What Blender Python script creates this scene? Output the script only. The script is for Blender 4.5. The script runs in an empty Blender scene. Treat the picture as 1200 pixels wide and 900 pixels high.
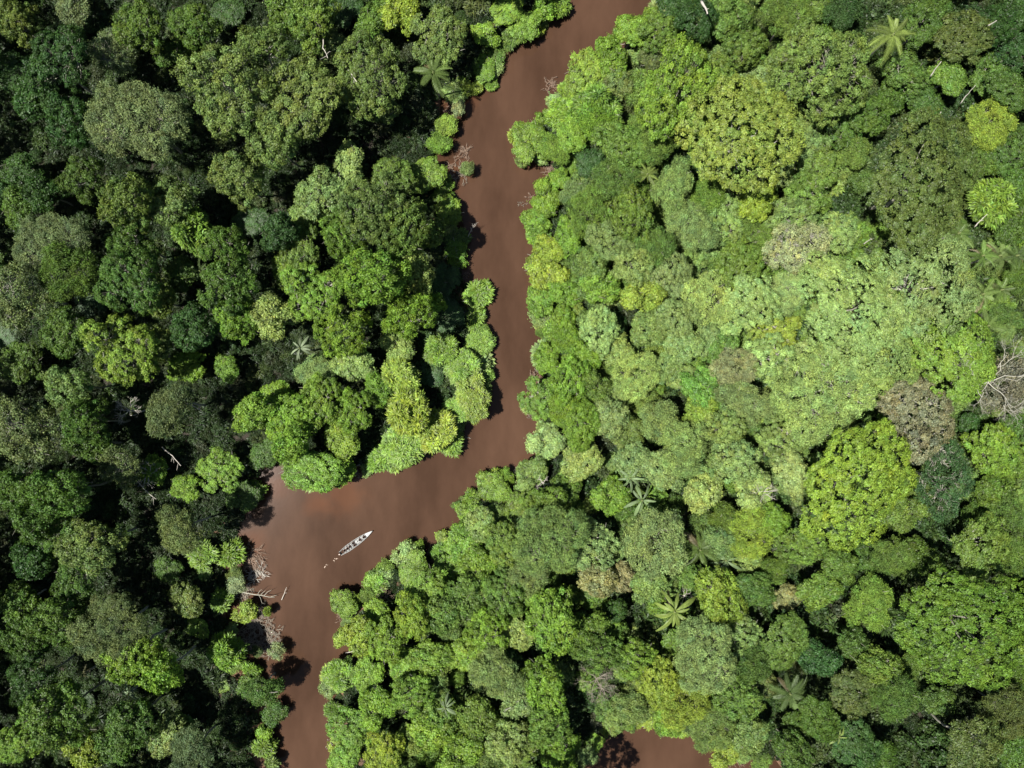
import bpy, math, random
import numpy as np
rng = np.random.default_rng(7)
random.seed(7)
R_ = math.radians
scene = bpy.context.scene
COL = scene.collection

# ---------------------------------------------------------------- camera, sky, sun, exposure
H = 165.0                      # flying height of the camera above the water
FPX = 857.0                    # focal length in photo pixels (1200 px wide)
cam_d = bpy.data.cameras.new('camera')
cam_d.sensor_width = 36.0
cam_d.lens = 36.0 * FPX / 1200.0
cam_d.clip_end = 5000.0
cam_d.clip_start = 1.0
cam = bpy.data.objects.new('camera', cam_d)
cam.location = (0, 0, H)
COL.objects.link(cam)
scene.camera = cam

SUN_ZEN = R_(24.0)             # angle of the sun away from straight overhead
SX, SY = -0.974, -0.225        # horizontal direction towards the sun
sun_dir = np.array([SX*math.sin(SUN_ZEN), SY*math.sin(SUN_ZEN), math.cos(SUN_ZEN)])
world = bpy.data.worlds.new('World'); scene.world = world
world.use_nodes = True
wn = world.node_tree
sky = wn.nodes.new('ShaderNodeTexSky'); sky.sky_type = 'NISHITA'; sky.sun_disc = False
sky.sun_elevation = math.pi/2 - SUN_ZEN
sky.sun_rotation = math.atan2(SX, SY)
bgn = wn.nodes['Background']; bgn.inputs['Strength'].default_value = 0.045
wn.links.new(sky.outputs[0], bgn.inputs['Color'])
sun_l = bpy.data.lights.new('sun', 'SUN'); sun_l.energy = 5.0; sun_l.angle = R_(0.5)
sun_l.color = (1.0, 0.97, 0.91)
sun = bpy.data.objects.new('sun', sun_l); COL.objects.link(sun)
from mathutils import Vector, Matrix
sun.rotation_euler = Vector(sun_dir).to_track_quat('Z', 'Y').to_euler()
sun.location = (-80, -20, 200)
scene.view_settings.view_transform = 'Standard'
scene.view_settings.look = 'None'
scene.view_settings.gamma = 1.0
scene.view_settings.exposure = 1.2
scene.view_settings.use_curve_mapping = False
scene.render.engine = 'CYCLES'
scene.cycles.max_bounces = 5
scene.cycles.diffuse_bounces = 3
scene.cycles.transmission_bounces = 3
scene.cycles.glossy_bounces = 2

def at(px, py, z=0.0):
    """ground position seen at a photo pixel, for a thing whose top is at height z"""
    k = (H - z)/FPX
    return ((px-600)*k, -(py-450)*k)

# ---------------------------------------------------------------- helpers
def mat(name):
    m = bpy.data.materials.new(name); m.use_nodes = True
    nt = m.node_tree
    return m, nt, nt.nodes['Principled BSDF'], nt.nodes['Material Output']

def simple_mat(name, col, rough=0.7, noise=0.25, scale=3.0, spec=0.3, metal=0.0):
    m, nt, p, o = mat(name)
    tc = nt.nodes.new('ShaderNodeTexCoord')
    n = nt.nodes.new('ShaderNodeTexNoise'); n.inputs['Scale'].default_value = scale; n.inputs['Detail'].default_value = 5
    nt.links.new(tc.outputs['Object'], n.inputs['Vector'])
    mx = nt.nodes.new('ShaderNodeMix'); mx.data_type = 'RGBA'
    mx.inputs[6].default_value = (*[c*(1-noise) for c in col], 1)
    mx.inputs[7].default_value = (*[min(1, c*(1+noise)) for c in col], 1)
    nt.links.new(n.outputs['Fac'], mx.inputs[0]); nt.links.new(mx.outputs[2], p.inputs['Base Color'])
    p.inputs['Roughness'].default_value = rough
    p.inputs['Specular IOR Level'].default_value = spec
    p.inputs['Metallic'].default_value = metal
    return m

def leaf_mat(name, from_object=True, ramp=None, rough=0.5, trans=0.25):
    m, nt, p, o = mat(name)
    at_ = nt.nodes.new('ShaderNodeAttribute'); at_.attribute_name = 'leaf_tint'
    oi = nt.nodes.new('ShaderNodeObjectInfo')
    mul = nt.nodes.new('ShaderNodeMix'); mul.data_type = 'RGBA'; mul.blend_type = 'MULTIPLY'; mul.inputs[0].default_value = 1
    if from_object:
        nt.links.new(oi.outputs['Color'], mul.inputs[6])
    else:
        cr = nt.nodes.new('ShaderNodeValToRGB'); cr.color_ramp.interpolation = 'LINEAR'
        els = cr.color_ramp.elements
        while len(els) < len(ramp): els.new(0.5)
        for i, c in enumerate(ramp):
            els[i].position = i/(len(ramp)-1); els[i].color = (*c, 1)
        nt.links.new(oi.outputs['Random'], cr.inputs[0]); nt.links.new(cr.outputs[0], mul.inputs[6])
    nt.links.new(at_.outputs['Color'], mul.inputs[7])
    nt.links.new(mul.outputs[2], p.inputs['Base Color'])
    p.inputs['Roughness'].default_value = rough
    p.inputs['Specular IOR Level'].default_value = 0.25
    tr = nt.nodes.new('ShaderNodeBsdfTranslucent')
    sc = nt.nodes.new('ShaderNodeMix'); sc.data_type = 'RGBA'; sc.blend_type = 'MULTIPLY'; sc.inputs[0].default_value = 1
    sc.inputs[7].default_value = (1.5, 1.7, 0.5, 1)
    nt.links.new(mul.outputs[2], sc.inputs[6]); nt.links.new(sc.outputs[2], tr.inputs['Color'])
    mx = nt.nodes.new('ShaderNodeMixShader'); mx.inputs[0].default_value = trans
    nt.links.new(p.outputs[0], mx.inputs[1]); nt.links.new(tr.outputs[0], mx.inputs[2])
    nt.links.new(mx.outputs[0], o.inputs['Surface'])
    return m

def mesh_np(name, verts, faces4=None, polys=None, material=None, tint=None, smooth=False):
    me = bpy.data.meshes.new(name)
    if faces4 is not None:
        nf = len(faces4)
        me.vertices.add(len(verts)); me.vertices.foreach_set('co', np.asarray(verts, dtype=np.float32).ravel())
        k = faces4.shape[1]
        me.loops.add(nf*k); me.loops.foreach_set('vertex_index', faces4.astype(np.int32).ravel())
        me.polygons.add(nf); me.polygons.foreach_set('loop_start', np.arange(0, nf*k, k, dtype=np.int32))
        me.update(calc_edges=True)
    else:
        me.from_pydata([tuple(v) for v in verts], [], polys)
        me.update()
    if smooth:
        me.polygons.foreach_set('use_smooth', [True]*len(me.polygons))
    if tint is not None:
        a = me.attributes.new('leaf_tint', 'FLOAT_COLOR', 'FACE')
        t = np.ones((len(tint), 4), dtype=np.float32); t[:, :3] = tint
        a.data.foreach_set('color', t.ravel())
    if material: me.materials.append(material)
    return me

def link(name, data, parent=None):
    o = bpy.data.objects.new(name, data); COL.objects.link(o)
    if parent is not None: o.parent = parent
    return o

def tag(o, label, cat, group=None):
    o['label'] = label; o['category'] = cat
    if group: o['group'] = group
    return o

def structure(o): o['kind'] = 'structure'; return o
def stuff(o, label, cat): o['kind'] = 'stuff'; o['label'] = label; o['category'] = cat; return o

class MB:
    """collects tubes and boxes for one mesh"""
    def __init__(s): s.v = []; s.f = []
    def tube(s, pts, rad, n=6, cap=True):
        pts = [Vector(p) for p in pts]; base = len(s.v)
        for i, p in enumerate(pts):
            d = (pts[min(i+1, len(pts)-1)] - pts[max(i-1, 0)])
            if d.length < 1e-6: d = Vector((0, 0, 1))
            d.normalize()
            u = d.cross(Vector((0.31, 0.93, 0.17))); u.normalize(); w = d.cross(u)
            for k in range(n):
                a = 2*math.pi*k/n
                s.v.append(tuple(p + (u*math.cos(a) + w*math.sin(a))*rad[i]))
        for i in range(len(pts)-1):
            for k in range(n):
                a = base+i*n+k; b = base+i*n+(k+1) % n
                s.f.append((a, b, b+n, a+n))
        if cap:
            s.f.append(tuple(base+k for k in range(n))[::-1])
            s.f.append(tuple(base+(len(pts)-1)*n+k for k in range(n)))
        return s
    def box(s, c, d, rot=0.0, taper=1.0):
        b = len(s.v); cr, sr = math.cos(rot), math.sin(rot)
        for z, t in ((-.5, 1.0), (.5, taper)):
            for x, y in ((-.5, -.5), (.5, -.5), (.5, .5), (-.5, .5)):
                X, Y = x*d[0]*t, y*d[1]*t
                s.v.append((c[0]+X*cr-Y*sr, c[1]+X*sr+Y*cr, c[2]+z*d[2]))
        s.f += [(b+3, b+2, b+1, b), (b+4, b+5, b+6, b+7), (b, b+1, b+5, b+4), (b+1, b+2, b+6, b+5), (b+2, b+3, b+7, b+6), (b+3, b, b+4, b+7)]
        return s
    def mesh(s, name, m, smooth=True):
        return mesh_np(name, s.v, polys=s.f, material=m, smooth=smooth)

def wiggle(a, b, n, amp, r):
    a, b = np.array(a, float), np.array(b, float)
    L = np.linalg.norm(b-a); out = []
    off = np.zeros(3)
    for i in range(n+1):
        t = i/n
        out.append(tuple(a+(b-a)*t+off*math.sin(math.pi*t)))
        off = off + r.normal(0, amp*L, 3)*np.array([1, 1, .5])
    return out

# ---------------------------------------------------------------- river outline and terrain
LEFT = [(668,-70),(662,-20),(652,6),(634,18),(626,34),(588,50),(577,72),(575,98),(545,99),(524,114),(522,138),(518,160),(512,182),(512,215),(528,240),(533,290),(545,320),(556,340),(556,365),(563,392),(566,450),(560,482),(538,494),(528,508),(496,524),(468,536),(440,538),(426,552),(380,562),(348,560),(334,548),(312,556),(300,578),(288,606),(278,634),(272,668),(270,700),(272,735),(276,772),(292,790),(314,804),(316,840),(306,862),(318,900),(330,990),(330,1060)]
RIGHT = [(400,1060),(402,990),(400,900),(400,860),(390,822),(386,796),(400,786),(416,768),(408,742),(398,722),(402,706),(430,702),(444,684),(452,660),(474,650),(482,640),(498,648),(524,642),(540,612),(550,588),(562,572),(596,560),(612,552),(636,538),(644,512),(624,486),(620,452),(630,430),(642,402),(632,372),(640,342),(630,300),(632,252),(656,220),(640,190),(612,185),(608,162),(616,152),(640,138),(654,116),(676,106),(684,82),(704,68),(736,46),(780,0),(800,-30),(820,-70)]
LOWER = [(668,1100),(668,930),(680,892),(700,866),(722,850),(744,850),(757,838),(790,852),(812,858),(840,868),(860,884),(900,890),(930,930),(960,1100)]
def px2m(poly): return np.array([at(x, y) for x, y in poly])
POLYS = [px2m(LEFT+RIGHT), px2m(LOWER)]
def sdf(P):
    """signed distance to the water, positive on land"""
    best = np.full(len(P), 1e9); inside = np.zeros(len(P), bool)
    for poly in POLYS:
        A = poly; B = np.roll(poly, -1, 0); ins = np.zeros(len(P), bool)
        for a, b in zip(A, B):
            ab = b-a; t = np.clip(((P-a)@ab)/(ab@ab+1e-9), 0, 1)
            d = np.linalg.norm(P-(a+t[:, None]*ab), axis=1); best = np.minimum(best, d)
            c = ((a[1] > P[:, 1]) != (b[1] > P[:, 1]))
            with np.errstate(divide='ignore', invalid='ignore'):
                xi = (b[0]-a[0])*(P[:, 1]-a[1])/(b[1]-a[1]+1e-12)+a[0]
            ins ^= c & (P[:, 0] < xi)
        inside |= ins
    return np.where(inside, -best, best)
def ground_z(P, d=None):
    d = sdf(P) if d is None else d
    t = np.clip((d+1.0)/6.0, 0, 1); s = t*t*(3-2*t)
    bump = 0.35*np.sin(P[:, 0]*0.21+1.3*np.sin(P[:, 1]*0.13))*np.cos(P[:, 1]*0.17+0.4)
    wob = 0.25*np.sin(P[:, 0]*1.1+P[:, 1]*0.7)*np.sin(P[:, 1]*1.4-P[:, 0]*0.3)
    far = np.clip(d/60.0, 0, 1)
    return np.where(d < -1.0, -0.9+0*d, -0.9 + s*2.6 + wob*s + bump*s) + far*1.5*s
def sheet(name, x0, x1, y0, y1, nx, ny, m, zf):
    xs = np.linspace(x0, x1, nx) if np.isscalar(x0) else x0
    ys = np.linspace(y0, y1, ny)
    X, Y = np.meshgrid(xs, ys); P = np.stack([X.ravel(), Y.ravel()], 1)
    Z = zf(P)
    V = np.column_stack([P, Z])
    i, j = np.meshgrid(np.arange(nx-1), np.arange(ny-1)); a = (j*nx+i).ravel()
    F = np.stack([a, a+1, a+nx+1, a+nx], 1)
    return link(name, mesh_np(name, V, faces4=F, material=m, smooth=True))

# soil
m_soil, nt, p, o = mat('forest_soil')
tc = nt.nodes.new('ShaderNodeTexCoord')
n1 = nt.nodes.new('ShaderNodeTexNoise'); n1.inputs['Scale'].default_value = 0.35; n1.inputs['Detail'].default_value = 8
n2 = nt.nodes.new('ShaderNodeTexNoise'); n2.inputs['Scale'].default_value = 4.0; n2.inputs['Detail'].default_value = 6
for n in (n1, n2): nt.links.new(tc.outputs['Object'], n.inputs['Vector'])
cr = nt.nodes.new('ShaderNodeValToRGB')
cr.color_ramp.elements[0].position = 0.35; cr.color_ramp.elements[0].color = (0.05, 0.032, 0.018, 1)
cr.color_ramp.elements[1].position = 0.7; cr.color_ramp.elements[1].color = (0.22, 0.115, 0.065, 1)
mixn = nt.nodes.new('ShaderNodeMix'); mixn.inputs[0].default_value = 0.5
nt.links.new(n1.outputs['Fac'], mixn.inputs[2]); nt.links.new(n2.outputs['Fac'], mixn.inputs[3])
nt.links.new(mixn.outputs[0], cr.inputs[0])
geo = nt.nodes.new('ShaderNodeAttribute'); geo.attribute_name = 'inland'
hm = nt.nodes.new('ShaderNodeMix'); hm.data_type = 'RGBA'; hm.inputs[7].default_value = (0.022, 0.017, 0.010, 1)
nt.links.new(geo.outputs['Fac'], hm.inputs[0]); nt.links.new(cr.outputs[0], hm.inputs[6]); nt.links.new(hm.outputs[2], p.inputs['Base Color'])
bm_ = nt.nodes.new('ShaderNodeBump'); bm_.inputs['Distance'].default_value = 0.3
nt.links.new(n2.outputs['Fac'], bm_.inputs['Height']); nt.links.new(bm_.outputs[0], p.inputs['Normal'])
p.inputs['Roughness'].default_value = 0.9

# ground: one sheet, fine round the river and stretched out to the horizon
nx, ny = 321, 261
u = np.linspace(-1, 1, nx); v = np.linspace(-1, 1, ny)
xs = np.where(abs(u) < .9, u*150/.9, np.sign(u)*(150+((abs(u)-.9)/.1)**3*1800))
ys = np.where(abs(v) < .9, v*125/.9, np.sign(v)*(125+((abs(v)-.9)/.1)**3*1800))
X, Y = np.meshgrid(xs, ys); P = np.stack([X.ravel(), Y.ravel()], 1)
DG = sdf(P); V = np.column_stack([P, ground_z(P, DG)])
i, j = np.meshgrid(np.arange(nx-1), np.arange(ny-1)); a = (j*nx+i).ravel()
F = np.stack([a, a+1, a+nx+1, a+nx], 1)
gme = mesh_np('ground', V, faces4=F, material=m_soil, smooth=True)
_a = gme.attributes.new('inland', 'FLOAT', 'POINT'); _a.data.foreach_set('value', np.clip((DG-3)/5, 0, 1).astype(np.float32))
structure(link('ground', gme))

# water
m_wat, nt, p, o = mat('muddy_water')
tc = nt.nodes.new('ShaderNodeTexCoord')
mp = nt.nodes.new('ShaderNodeMapping'); mp.inputs['Scale'].default_value = (1.5, 0.6, 1)
nt.links.new(tc.outputs['Object'], mp.inputs['Vector'])
nb = nt.nodes.new('ShaderNodeTexNoise'); nb.inputs['Scale'].default_value = 0.045; nb.inputs['Detail'].default_value = 6; nb.inputs['Roughness'].default_value = 0.6
nt.links.new(mp.outputs[0], nb.inputs['Vector'])
cr = nt.nodes.new('ShaderNodeValToRGB')
cr.color_ramp.elements[0].position = 0.38; cr.color_ramp.elements[0].color = (0.035, 0.0185, 0.0110, 1)
cr.color_ramp.elements[1].position = 0.64; cr.color_ramp.elements[1].color = (0.060, 0.0325, 0.0200, 1)
nt.links.new(nb.outputs['Fac'], cr.inputs[0])
# shallow, redder water over the sand beside the bend: distance from a few spots, broken by noise
col_in = cr.outputs[0]
nn = nt.nodes.new('ShaderNodeTexNoise'); nn.inputs['Scale'].default_value = 0.25; nn.inputs['Detail'].default_value = 4
nt.links.new(tc.outputs['Object'], nn.inputs['Vector'])
for (sx, sy, sr) in ((402,578,34),(372,590,20),(320,570,22),(292,640,26),(648,215,16),(540,110,30),(525,205,26)):
    wx, wy = at(sx, sy); rr = sr*H/FPX
    d = nt.nodes.new('ShaderNodeVectorMath'); d.operation = 'DISTANCE'; d.inputs[1].default_value = (wx, wy, 0)
    nt.links.new(tc.outputs['Object'], d.inputs[0])
    ad = nt.nodes.new('ShaderNodeMath'); ad.operation = 'MULTIPLY_ADD'; ad.inputs[1].default_value = rr*1.3; 
    nt.links.new(nn.outputs['Fac'], ad.inputs[0]); nt.links.new(d.outputs['Value'], ad.inputs[2])
    mr = nt.nodes.new('ShaderNodeMapRange'); mr.interpolation_type = 'SMOOTHSTEP'
    mr.inputs['From Min'].default_value = rr*0.8; mr.inputs['From Max'].default_value = rr*1.8
    mr.inputs['To Min'].default_value = 0.38; mr.inputs['To Max'].default_value = 0
    nt.links.new(ad.outputs[0], mr.inputs['Value'])
    mx = nt.nodes.new('ShaderNodeMix'); mx.data_type = 'RGBA'; mx.inputs[7].default_value = (0.088, 0.034, 0.015, 1)
    nt.links.new(mr.outputs[0], mx.inputs[0]); nt.links.new(col_in, mx.inputs[6]); col_in = mx.outputs[2]
nt.links.new(col_in, p.inputs['Base Color'])
p.inputs['Roughness'].default_value = 0.10; p.inputs['IOR'].default_value = 1.33; p.inputs['Specular IOR Level'].default_value = 0.22
nw = nt.nodes.new('ShaderNodeTexNoise'); nw.inputs['Scale'].default_value = 1.6; nw.inputs['Detail'].default_value = 4
nt.links.new(tc.outputs['Object'], nw.inputs['Vector'])
bw = nt.nodes.new('ShaderNodeBump'); bw.inputs['Distance'].default_value = 0.035; bw.inputs['Strength'].default_value = 0.07
nt.links.new(nw.outputs['Fac'], bw.inputs['Height']); nt.links.new(bw.outputs[0], p.inputs['Normal'])
structure(sheet('river_water', -150, 150, -125, 125, 31, 31, m_wat, lambda P: 0*P[:, 0]))

# ---------------------------------------------------------------- materials for plants
m_leaf = leaf_mat('leaf')
m_leaf_fine = leaf_mat('leaf_fine', trans=0.2, rough=0.6)
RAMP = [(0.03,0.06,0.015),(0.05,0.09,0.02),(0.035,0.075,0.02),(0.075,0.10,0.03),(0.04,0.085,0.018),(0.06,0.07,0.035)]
m_leaf_inst = leaf_mat('leaf_of_small_trees')
_nt = m_leaf_inst.node_tree
_ia = _nt.nodes.new('ShaderNodeAttribute'); _ia.attribute_type = 'INSTANCER'; _ia.attribute_name = 'tree_color'
for _l in list(_nt.links):
    if _l.from_node.type == 'OBJECT_INFO': _to = _l.to_socket; _nt.links.remove(_l); _nt.links.new(_ia.outputs['Color'], _to)
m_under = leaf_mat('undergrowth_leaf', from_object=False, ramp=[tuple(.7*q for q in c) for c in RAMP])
m_wood = leaf_mat('far_leaf', from_object=False, ramp=RAMP)
m_bark = simple_mat('bark', (0.165, 0.16, 0.12), 0.85, 0.35, 1.5)
m_pale = simple_mat('pale_bark', (0.27, 0.26, 0.21), 0.8, 0.25, 2.0)
m_dead = simple_mat('bleached_wood', (0.38, 0.35, 0.30), 0.8, 0.2, 2.0)
m_twig = simple_mat('dry_twigs', (0.22, 0.19, 0.15), 0.85, 0.3, 3.0)
m_litter = simple_mat('driftwood', (0.21, 0.15, 0.11), 0.85, 0.3, 3.0)

# ---------------------------------------------------------------- foliage meshes
def leaves_to_arrays(C, N, L, W, r, droop=0.15):
    """diamond leaf sprays: centre, normal, length, width"""
    n = len(C)
    T = np.cross(N, r.normal(size=(n, 3))); T /= np.linalg.norm(T, axis=1)[:, None]+1e-9
    B = np.cross(N, T)
    L = L[:, None]; W = W[:, None]
    dz = np.zeros((n, 3)); dz[:, 2] = -droop*L[:, 0]
    k = r.uniform(-.15, .15, (n, 1))
    V = np.stack([C+T*L*.5+dz, C+B*W*.5+T*L*k, C-T*L*.5+dz*.3, C-B*W*.5+T*L*k], 1).reshape(-1, 3)
    return V, np.arange(4*n).reshape(-1, 4)

STYLE = {  # lobe radius, lobe flatness, spacing, subclumps, their radius, leaves each, leaf length, width, scatter of normals, crown flatness, radial jitter, long blades, heads (count, size), step between heads
    'L': dict(rl=1.08, flat=0.90, sp=1.42, sub=15, rs=0.38, nl=18, L=.33, W=.22, sc=.55, dome=.55, jit=.22, elong=0, hn=8, hs=.44, st=.18),
    'F': dict(rl=1.15, flat=0.45, sp=1.12, sub=17, rs=0.34, nl=15, L=.31, W=.22, sc=.45, dome=.24, jit=.08, elong=0, hn=15, hs=.33, st=.045),
    'G': dict(rl=2.0, flat=0.26, sp=1.02, sub=52, rs=0.30, nl=13, L=.32, W=.22, sc=.50, dome=.20, jit=.04, elong=0, hn=9, hs=.44, st=.03),
    'W': dict(rl=1.15, flat=0.75, sp=1.05, sub=15, rs=0.46, nl=19, L=.33, W=.13, sc=.95, dome=.48, jit=.14, elong=0, hn=7, hs=.46, st=.13),
    'C': dict(rl=0.52, flat=1.0, sp=1.75, sub=3, rs=0.10, nl=11, L=1.0, W=.23, sc=.30, dome=.75, jit=.25, elong=1, hn=13, hs=.27, st=.26),
    'S': dict(rl=1.10, flat=0.70, sp=1.28, sub=14, rs=0.48, nl=10, L=.36, W=.18, sc=.85, dome=.50, jit=.20, elong=0, hn=6, hs=.50, st=.12),
}
def crown_arrays(style, R, h, seed, density=1.0):
    s = STYLE[style]; r = np.random.default_rng(seed)
    Hc = R*s['dome']; rl0 = s['rl']*(0.8+0.2*min(1.6, R/7.0))
    # a crown is several heads at different heights, each a dome of its own
    heads = []
    nh = s['hn'] if R > 4.5 else (5 if R > 3 else 4)
    if style == 'C': nh = 13 if R > 3 else 7
    hs = s['hs'] if R > 4.5 else .50
    if style == 'C' and R <= 4.5: hs = .33
    ecc = r.uniform(.78, 1.0)
    if R <= 4.5: rl0 *= .78
    for _ in range(4000):
        if len(heads) >= nh: break
        rh = R*hs*r.uniform(.72, 1.2); a = r.uniform(0, 6.283); q = (R-rh)*math.sqrt(r.uniform(0, 1))*1.04
        x, y = q*math.cos(a), q*math.sin(a)*ecc
        if all(math.hypot(x-u[0], y-u[1]) > .62*(rh+u[3]) for u in heads):
            heads.append((x, y, (-.30*(q/R)**2*s['dome']/.55+r.normal()*s['st'])*R, rh))
    # fill-in heads so that nothing in the middle is left open
    heads.append((0, 0, -.12*R*s['dome']/.55, R*((.5 if R > 4.5 else .42) if style != 'C' else .5)))
    if style == 'C': heads[-1] = (0, 0, -.4*R, .6*R)
    cand = []
    per = max(500, int(5200/len(heads)))
    for hi, (x, y, z, rh) in enumerate(heads):
        c = r.normal(size=(per, 3)); c /= np.linalg.norm(c, axis=1)[:, None]
        c = c[c[:, 2] > -0.35]
        rad = (1+r.uniform(-s['jit'], s['jit']*.5, len(c)))[:, None]
        hh_ = rh*max(s['dome']*1.35, .3)
        pw = .62 if style in 'FG' else .85
        c = np.column_stack([c[:, 0], c[:, 1], np.sign(c[:, 2])*np.abs(c[:, 2])**pw])*rad
        P3 = np.column_stack([x+c[:, 0]*(rh-rl0*.45), y+c[:, 1]*(rh-rl0*.45), z+c[:, 2]*hh_])
        ok = np.ones(len(P3), bool)
        for hj, (x2, y2, z2, r2) in enumerate(heads):
            if hj != hi:
                h2 = r2*max(s['dome']*1.35, .3)
                ok &= ((P3[:, 0]-x2)**2+(P3[:, 1]-y2)**2)/(r2*.86)**2+np.clip(P3[:, 2]-z2, 0, None)**2/(h2*.86)**2 > 1
        cand.append(P3[ok])
    pts = np.concatenate(cand); pts = pts[r.permutation(len(pts))]; pts[:, 2] += Hc*.25
    keep = []; kr = []
    d = rl0*s['sp']; KA = np.zeros((0, 3)); KR = np.zeros(0)
    for q in pts:
        rr = r.uniform(.55, 1.3)
        if len(keep) == 0 or np.all(((KA-q)**2).sum(1) > (d*(rr+KR)/2)**2):
            keep.append(q); kr.append(rr); KA = np.array(keep); KR = np.array(kr)
    Lc = np.array(keep); Lr = rl0*np.array(kr)
    nlobe = len(Lc)
    out = Lc/np.array([R, R, max(Hc, .1)]); out[:, 2] = np.abs(out[:, 2])+.25
    out /= np.linalg.norm(out, axis=1)[:, None]
    # sub-clumps
    ns = s['sub']
    D = r.normal(size=(nlobe, ns, 3)); D /= np.linalg.norm(D, axis=2)[:, :, None]
    D = D+out[:, None, :]*.85; D /= np.linalg.norm(D, axis=2)[:, :, None]
    scl = np.array([1, 1, s['flat']])
    S = Lc[:, None, :]+D*scl*Lr[:, None, None]*r.uniform(.9 if style == 'G' else .62, 1.1, (nlobe, ns, 1))
    # leaves
    nl = max(3, int(s['nl']*density))
    E = r.normal(size=(nlobe, ns, nl, 3)); E /= np.linalg.norm(E, axis=3)[..., None]
    E[..., 2] = E[..., 2]*.8+.15
    rsub = s['rs']*r.uniform(.7, 1.35, (nlobe, ns, 1, 1))
    C = S[:, :, None, :]+E*rsub*(r.uniform(.35, 1.05, (nlobe, ns, nl, 1))+r.exponential(.16, (nlobe, ns, nl, 1)))
    N = D[:, :, None, :]*.9+E*.35+np.array([0, 0, .35])+r.normal(size=C.shape)*s['sc']
    if s['elong']:
        # long blades that radiate out of each rosette
        C = C.reshape(-1, 3); E2 = E.reshape(-1, 3); n = len(C)
        T = E2*np.array([1, 1, .5])+r.normal(size=(n, 3))*.25+np.repeat(D.reshape(-1, 3), nl, 0)*.45
        T /= np.linalg.norm(T, axis=1)[:, None]
        up = np.array([0, 0, 1.0])+r.normal(size=(n, 3))*.35
        B = np.cross(T, up); B /= np.linalg.norm(B, axis=1)[:, None]+1e-9
        L = (s['L']*r.uniform(.7, 1.3, n))[:, None]; W = (s['W']*r.uniform(.7, 1.3, n))[:, None]
        root = C; mid = C+T*L*.55; tip = C+T*L+np.array([0, 0, -.25])*L
        V = np.stack([root, mid+B*W*.5, tip, mid-B*W*.5], 1).reshape(-1, 3); F = np.arange(4*n).reshape(-1, 4)
    else:
        C = C.reshape(-1, 3); N = N.reshape(-1, 3); N /= np.linalg.norm(N, axis=1)[:, None]+1e-9
        n = len(C)
        V, F = leaves_to_arrays(C, N, s['L']*r.uniform(.65, 1.35, n), s['W']*r.uniform(.65, 1.35, n), r)
    # tints: every lobe, sub-clump and leaf a little different in hue and value
    tl = r.normal(1, .07 if style in 'FG' else .16, (nlobe, 1, 1)); ts = r.normal(1, .20, (nlobe, ns, 1)); tf = r.normal(1, .19, (nlobe, ns, nl))
    val = np.clip((tl*ts*tf).reshape(-1), .45, 1.8)
    hue = (r.normal(0, .045, (nlobe, 1, 1))+r.normal(0, .05, (nlobe, ns, nl))).reshape(-1)
    tint = np.column_stack([val*(1+hue), val, val*(1-hue*1.2)])
    V[:, 2] += h-Hc-rl0*.5*s['flat']
    lobes = Lc+np.array([0, 0, h-Hc-rl0*.5*s['flat']])
    return V, F, np.clip(tint, .2, 2.2), lobes, Lr

def limbs(R, h, lobes, seed, reach=.92, tr=None, nb=9, fine=2, m=m_bark, name='trunk'):
    r = np.random.default_rng(seed); mb = MB()
    tr = tr or 0.10+R*.027
    hb = min(h*.55, h-R*.55)
    tp = wiggle((0, 0, -1.5), (r.normal()*R*.06, r.normal()*R*.06, hb), 5, .02, r)
    mb.tube(tp, [tr*(1.6 if i == 0 else 1.15-.1*i) for i in range(6)], 8)
    top = tp[-1]
    idx = r.permutation(len(lobes)); nb = min(nb, len(idx))
    mains = []
    for k in range(nb):
        a = 2*math.pi*(k+r.uniform(-.3, .3))/nb
        # the lobe best aligned with this bearing
        score = [abs((math.atan2(l[1], l[0])-a+math.pi) % (2*math.pi)-math.pi)+r.uniform(0, .6) for l in lobes]
        l = lobes[int(np.argmin(score))]
        end = np.array(top)+(l-np.array(top))*reach
        mid = np.array(top)+(end-np.array(top))*.5+np.array([0, 0, -.06*R])
        path = wiggle(top, mid, 2, .06, r)[:-1]+wiggle(mid, end, 3, .06, r)
        mb.tube(path, list(np.linspace(tr*.55, .05, len(path))), 5)
        mains.append((mid, end))
    for l in lobes:
        mi = min(range(len(mains)), key=lambda q: np.linalg.norm(mains[q][0]-l))
        for f in range(fine):
            s0 = mains[mi][0]+(mains[mi][1]-mains[mi][0])*r.uniform(0, .8)
            e = l+r.normal(0, .5, 3)+np.array([0, 0, .2])
            mb.tube(wiggle(s0, e, 3, .09, r), [.09, .07, .05, .02], 4, cap=False)
    return mb.mesh(name, m)

CLASS_R = [2.2, 3.8, 5.8, 8.6, 12.0]
CLASS_H = [6.0, 11.0, 17.0, 24.0, 29.0]
PROTO = {}
def proto(style, ci, var):
    key = (style, ci, var)
    if key not in PROTO:
        R, h = CLASS_R[ci], CLASS_H[ci]
        V, F, T, lobes, Lr = crown_arrays(style, R, h, hash_seed(key), 1.0)
        mm = m_leaf_fine if style in 'WS' else m_leaf
        cm = mesh_np('crown', V, faces4=F, material=mm, tint=T)
        pale = style == 'S' or var == 1
        tm = limbs(R, h, lobes, hash_seed(key)+5, reach=1.04 if style == 'S' else (.75 if style in 'FG' else .86), fine=2 if style == 'S' else (0 if style in 'FG' else 1), m=m_pale if pale else m_bark)
        PROTO[key] = (cm, tm)
    return PROTO[key]
def hash_seed(key): return (ord(key[0])*131+key[1]*17+key[2]*1009) % 99991

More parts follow.
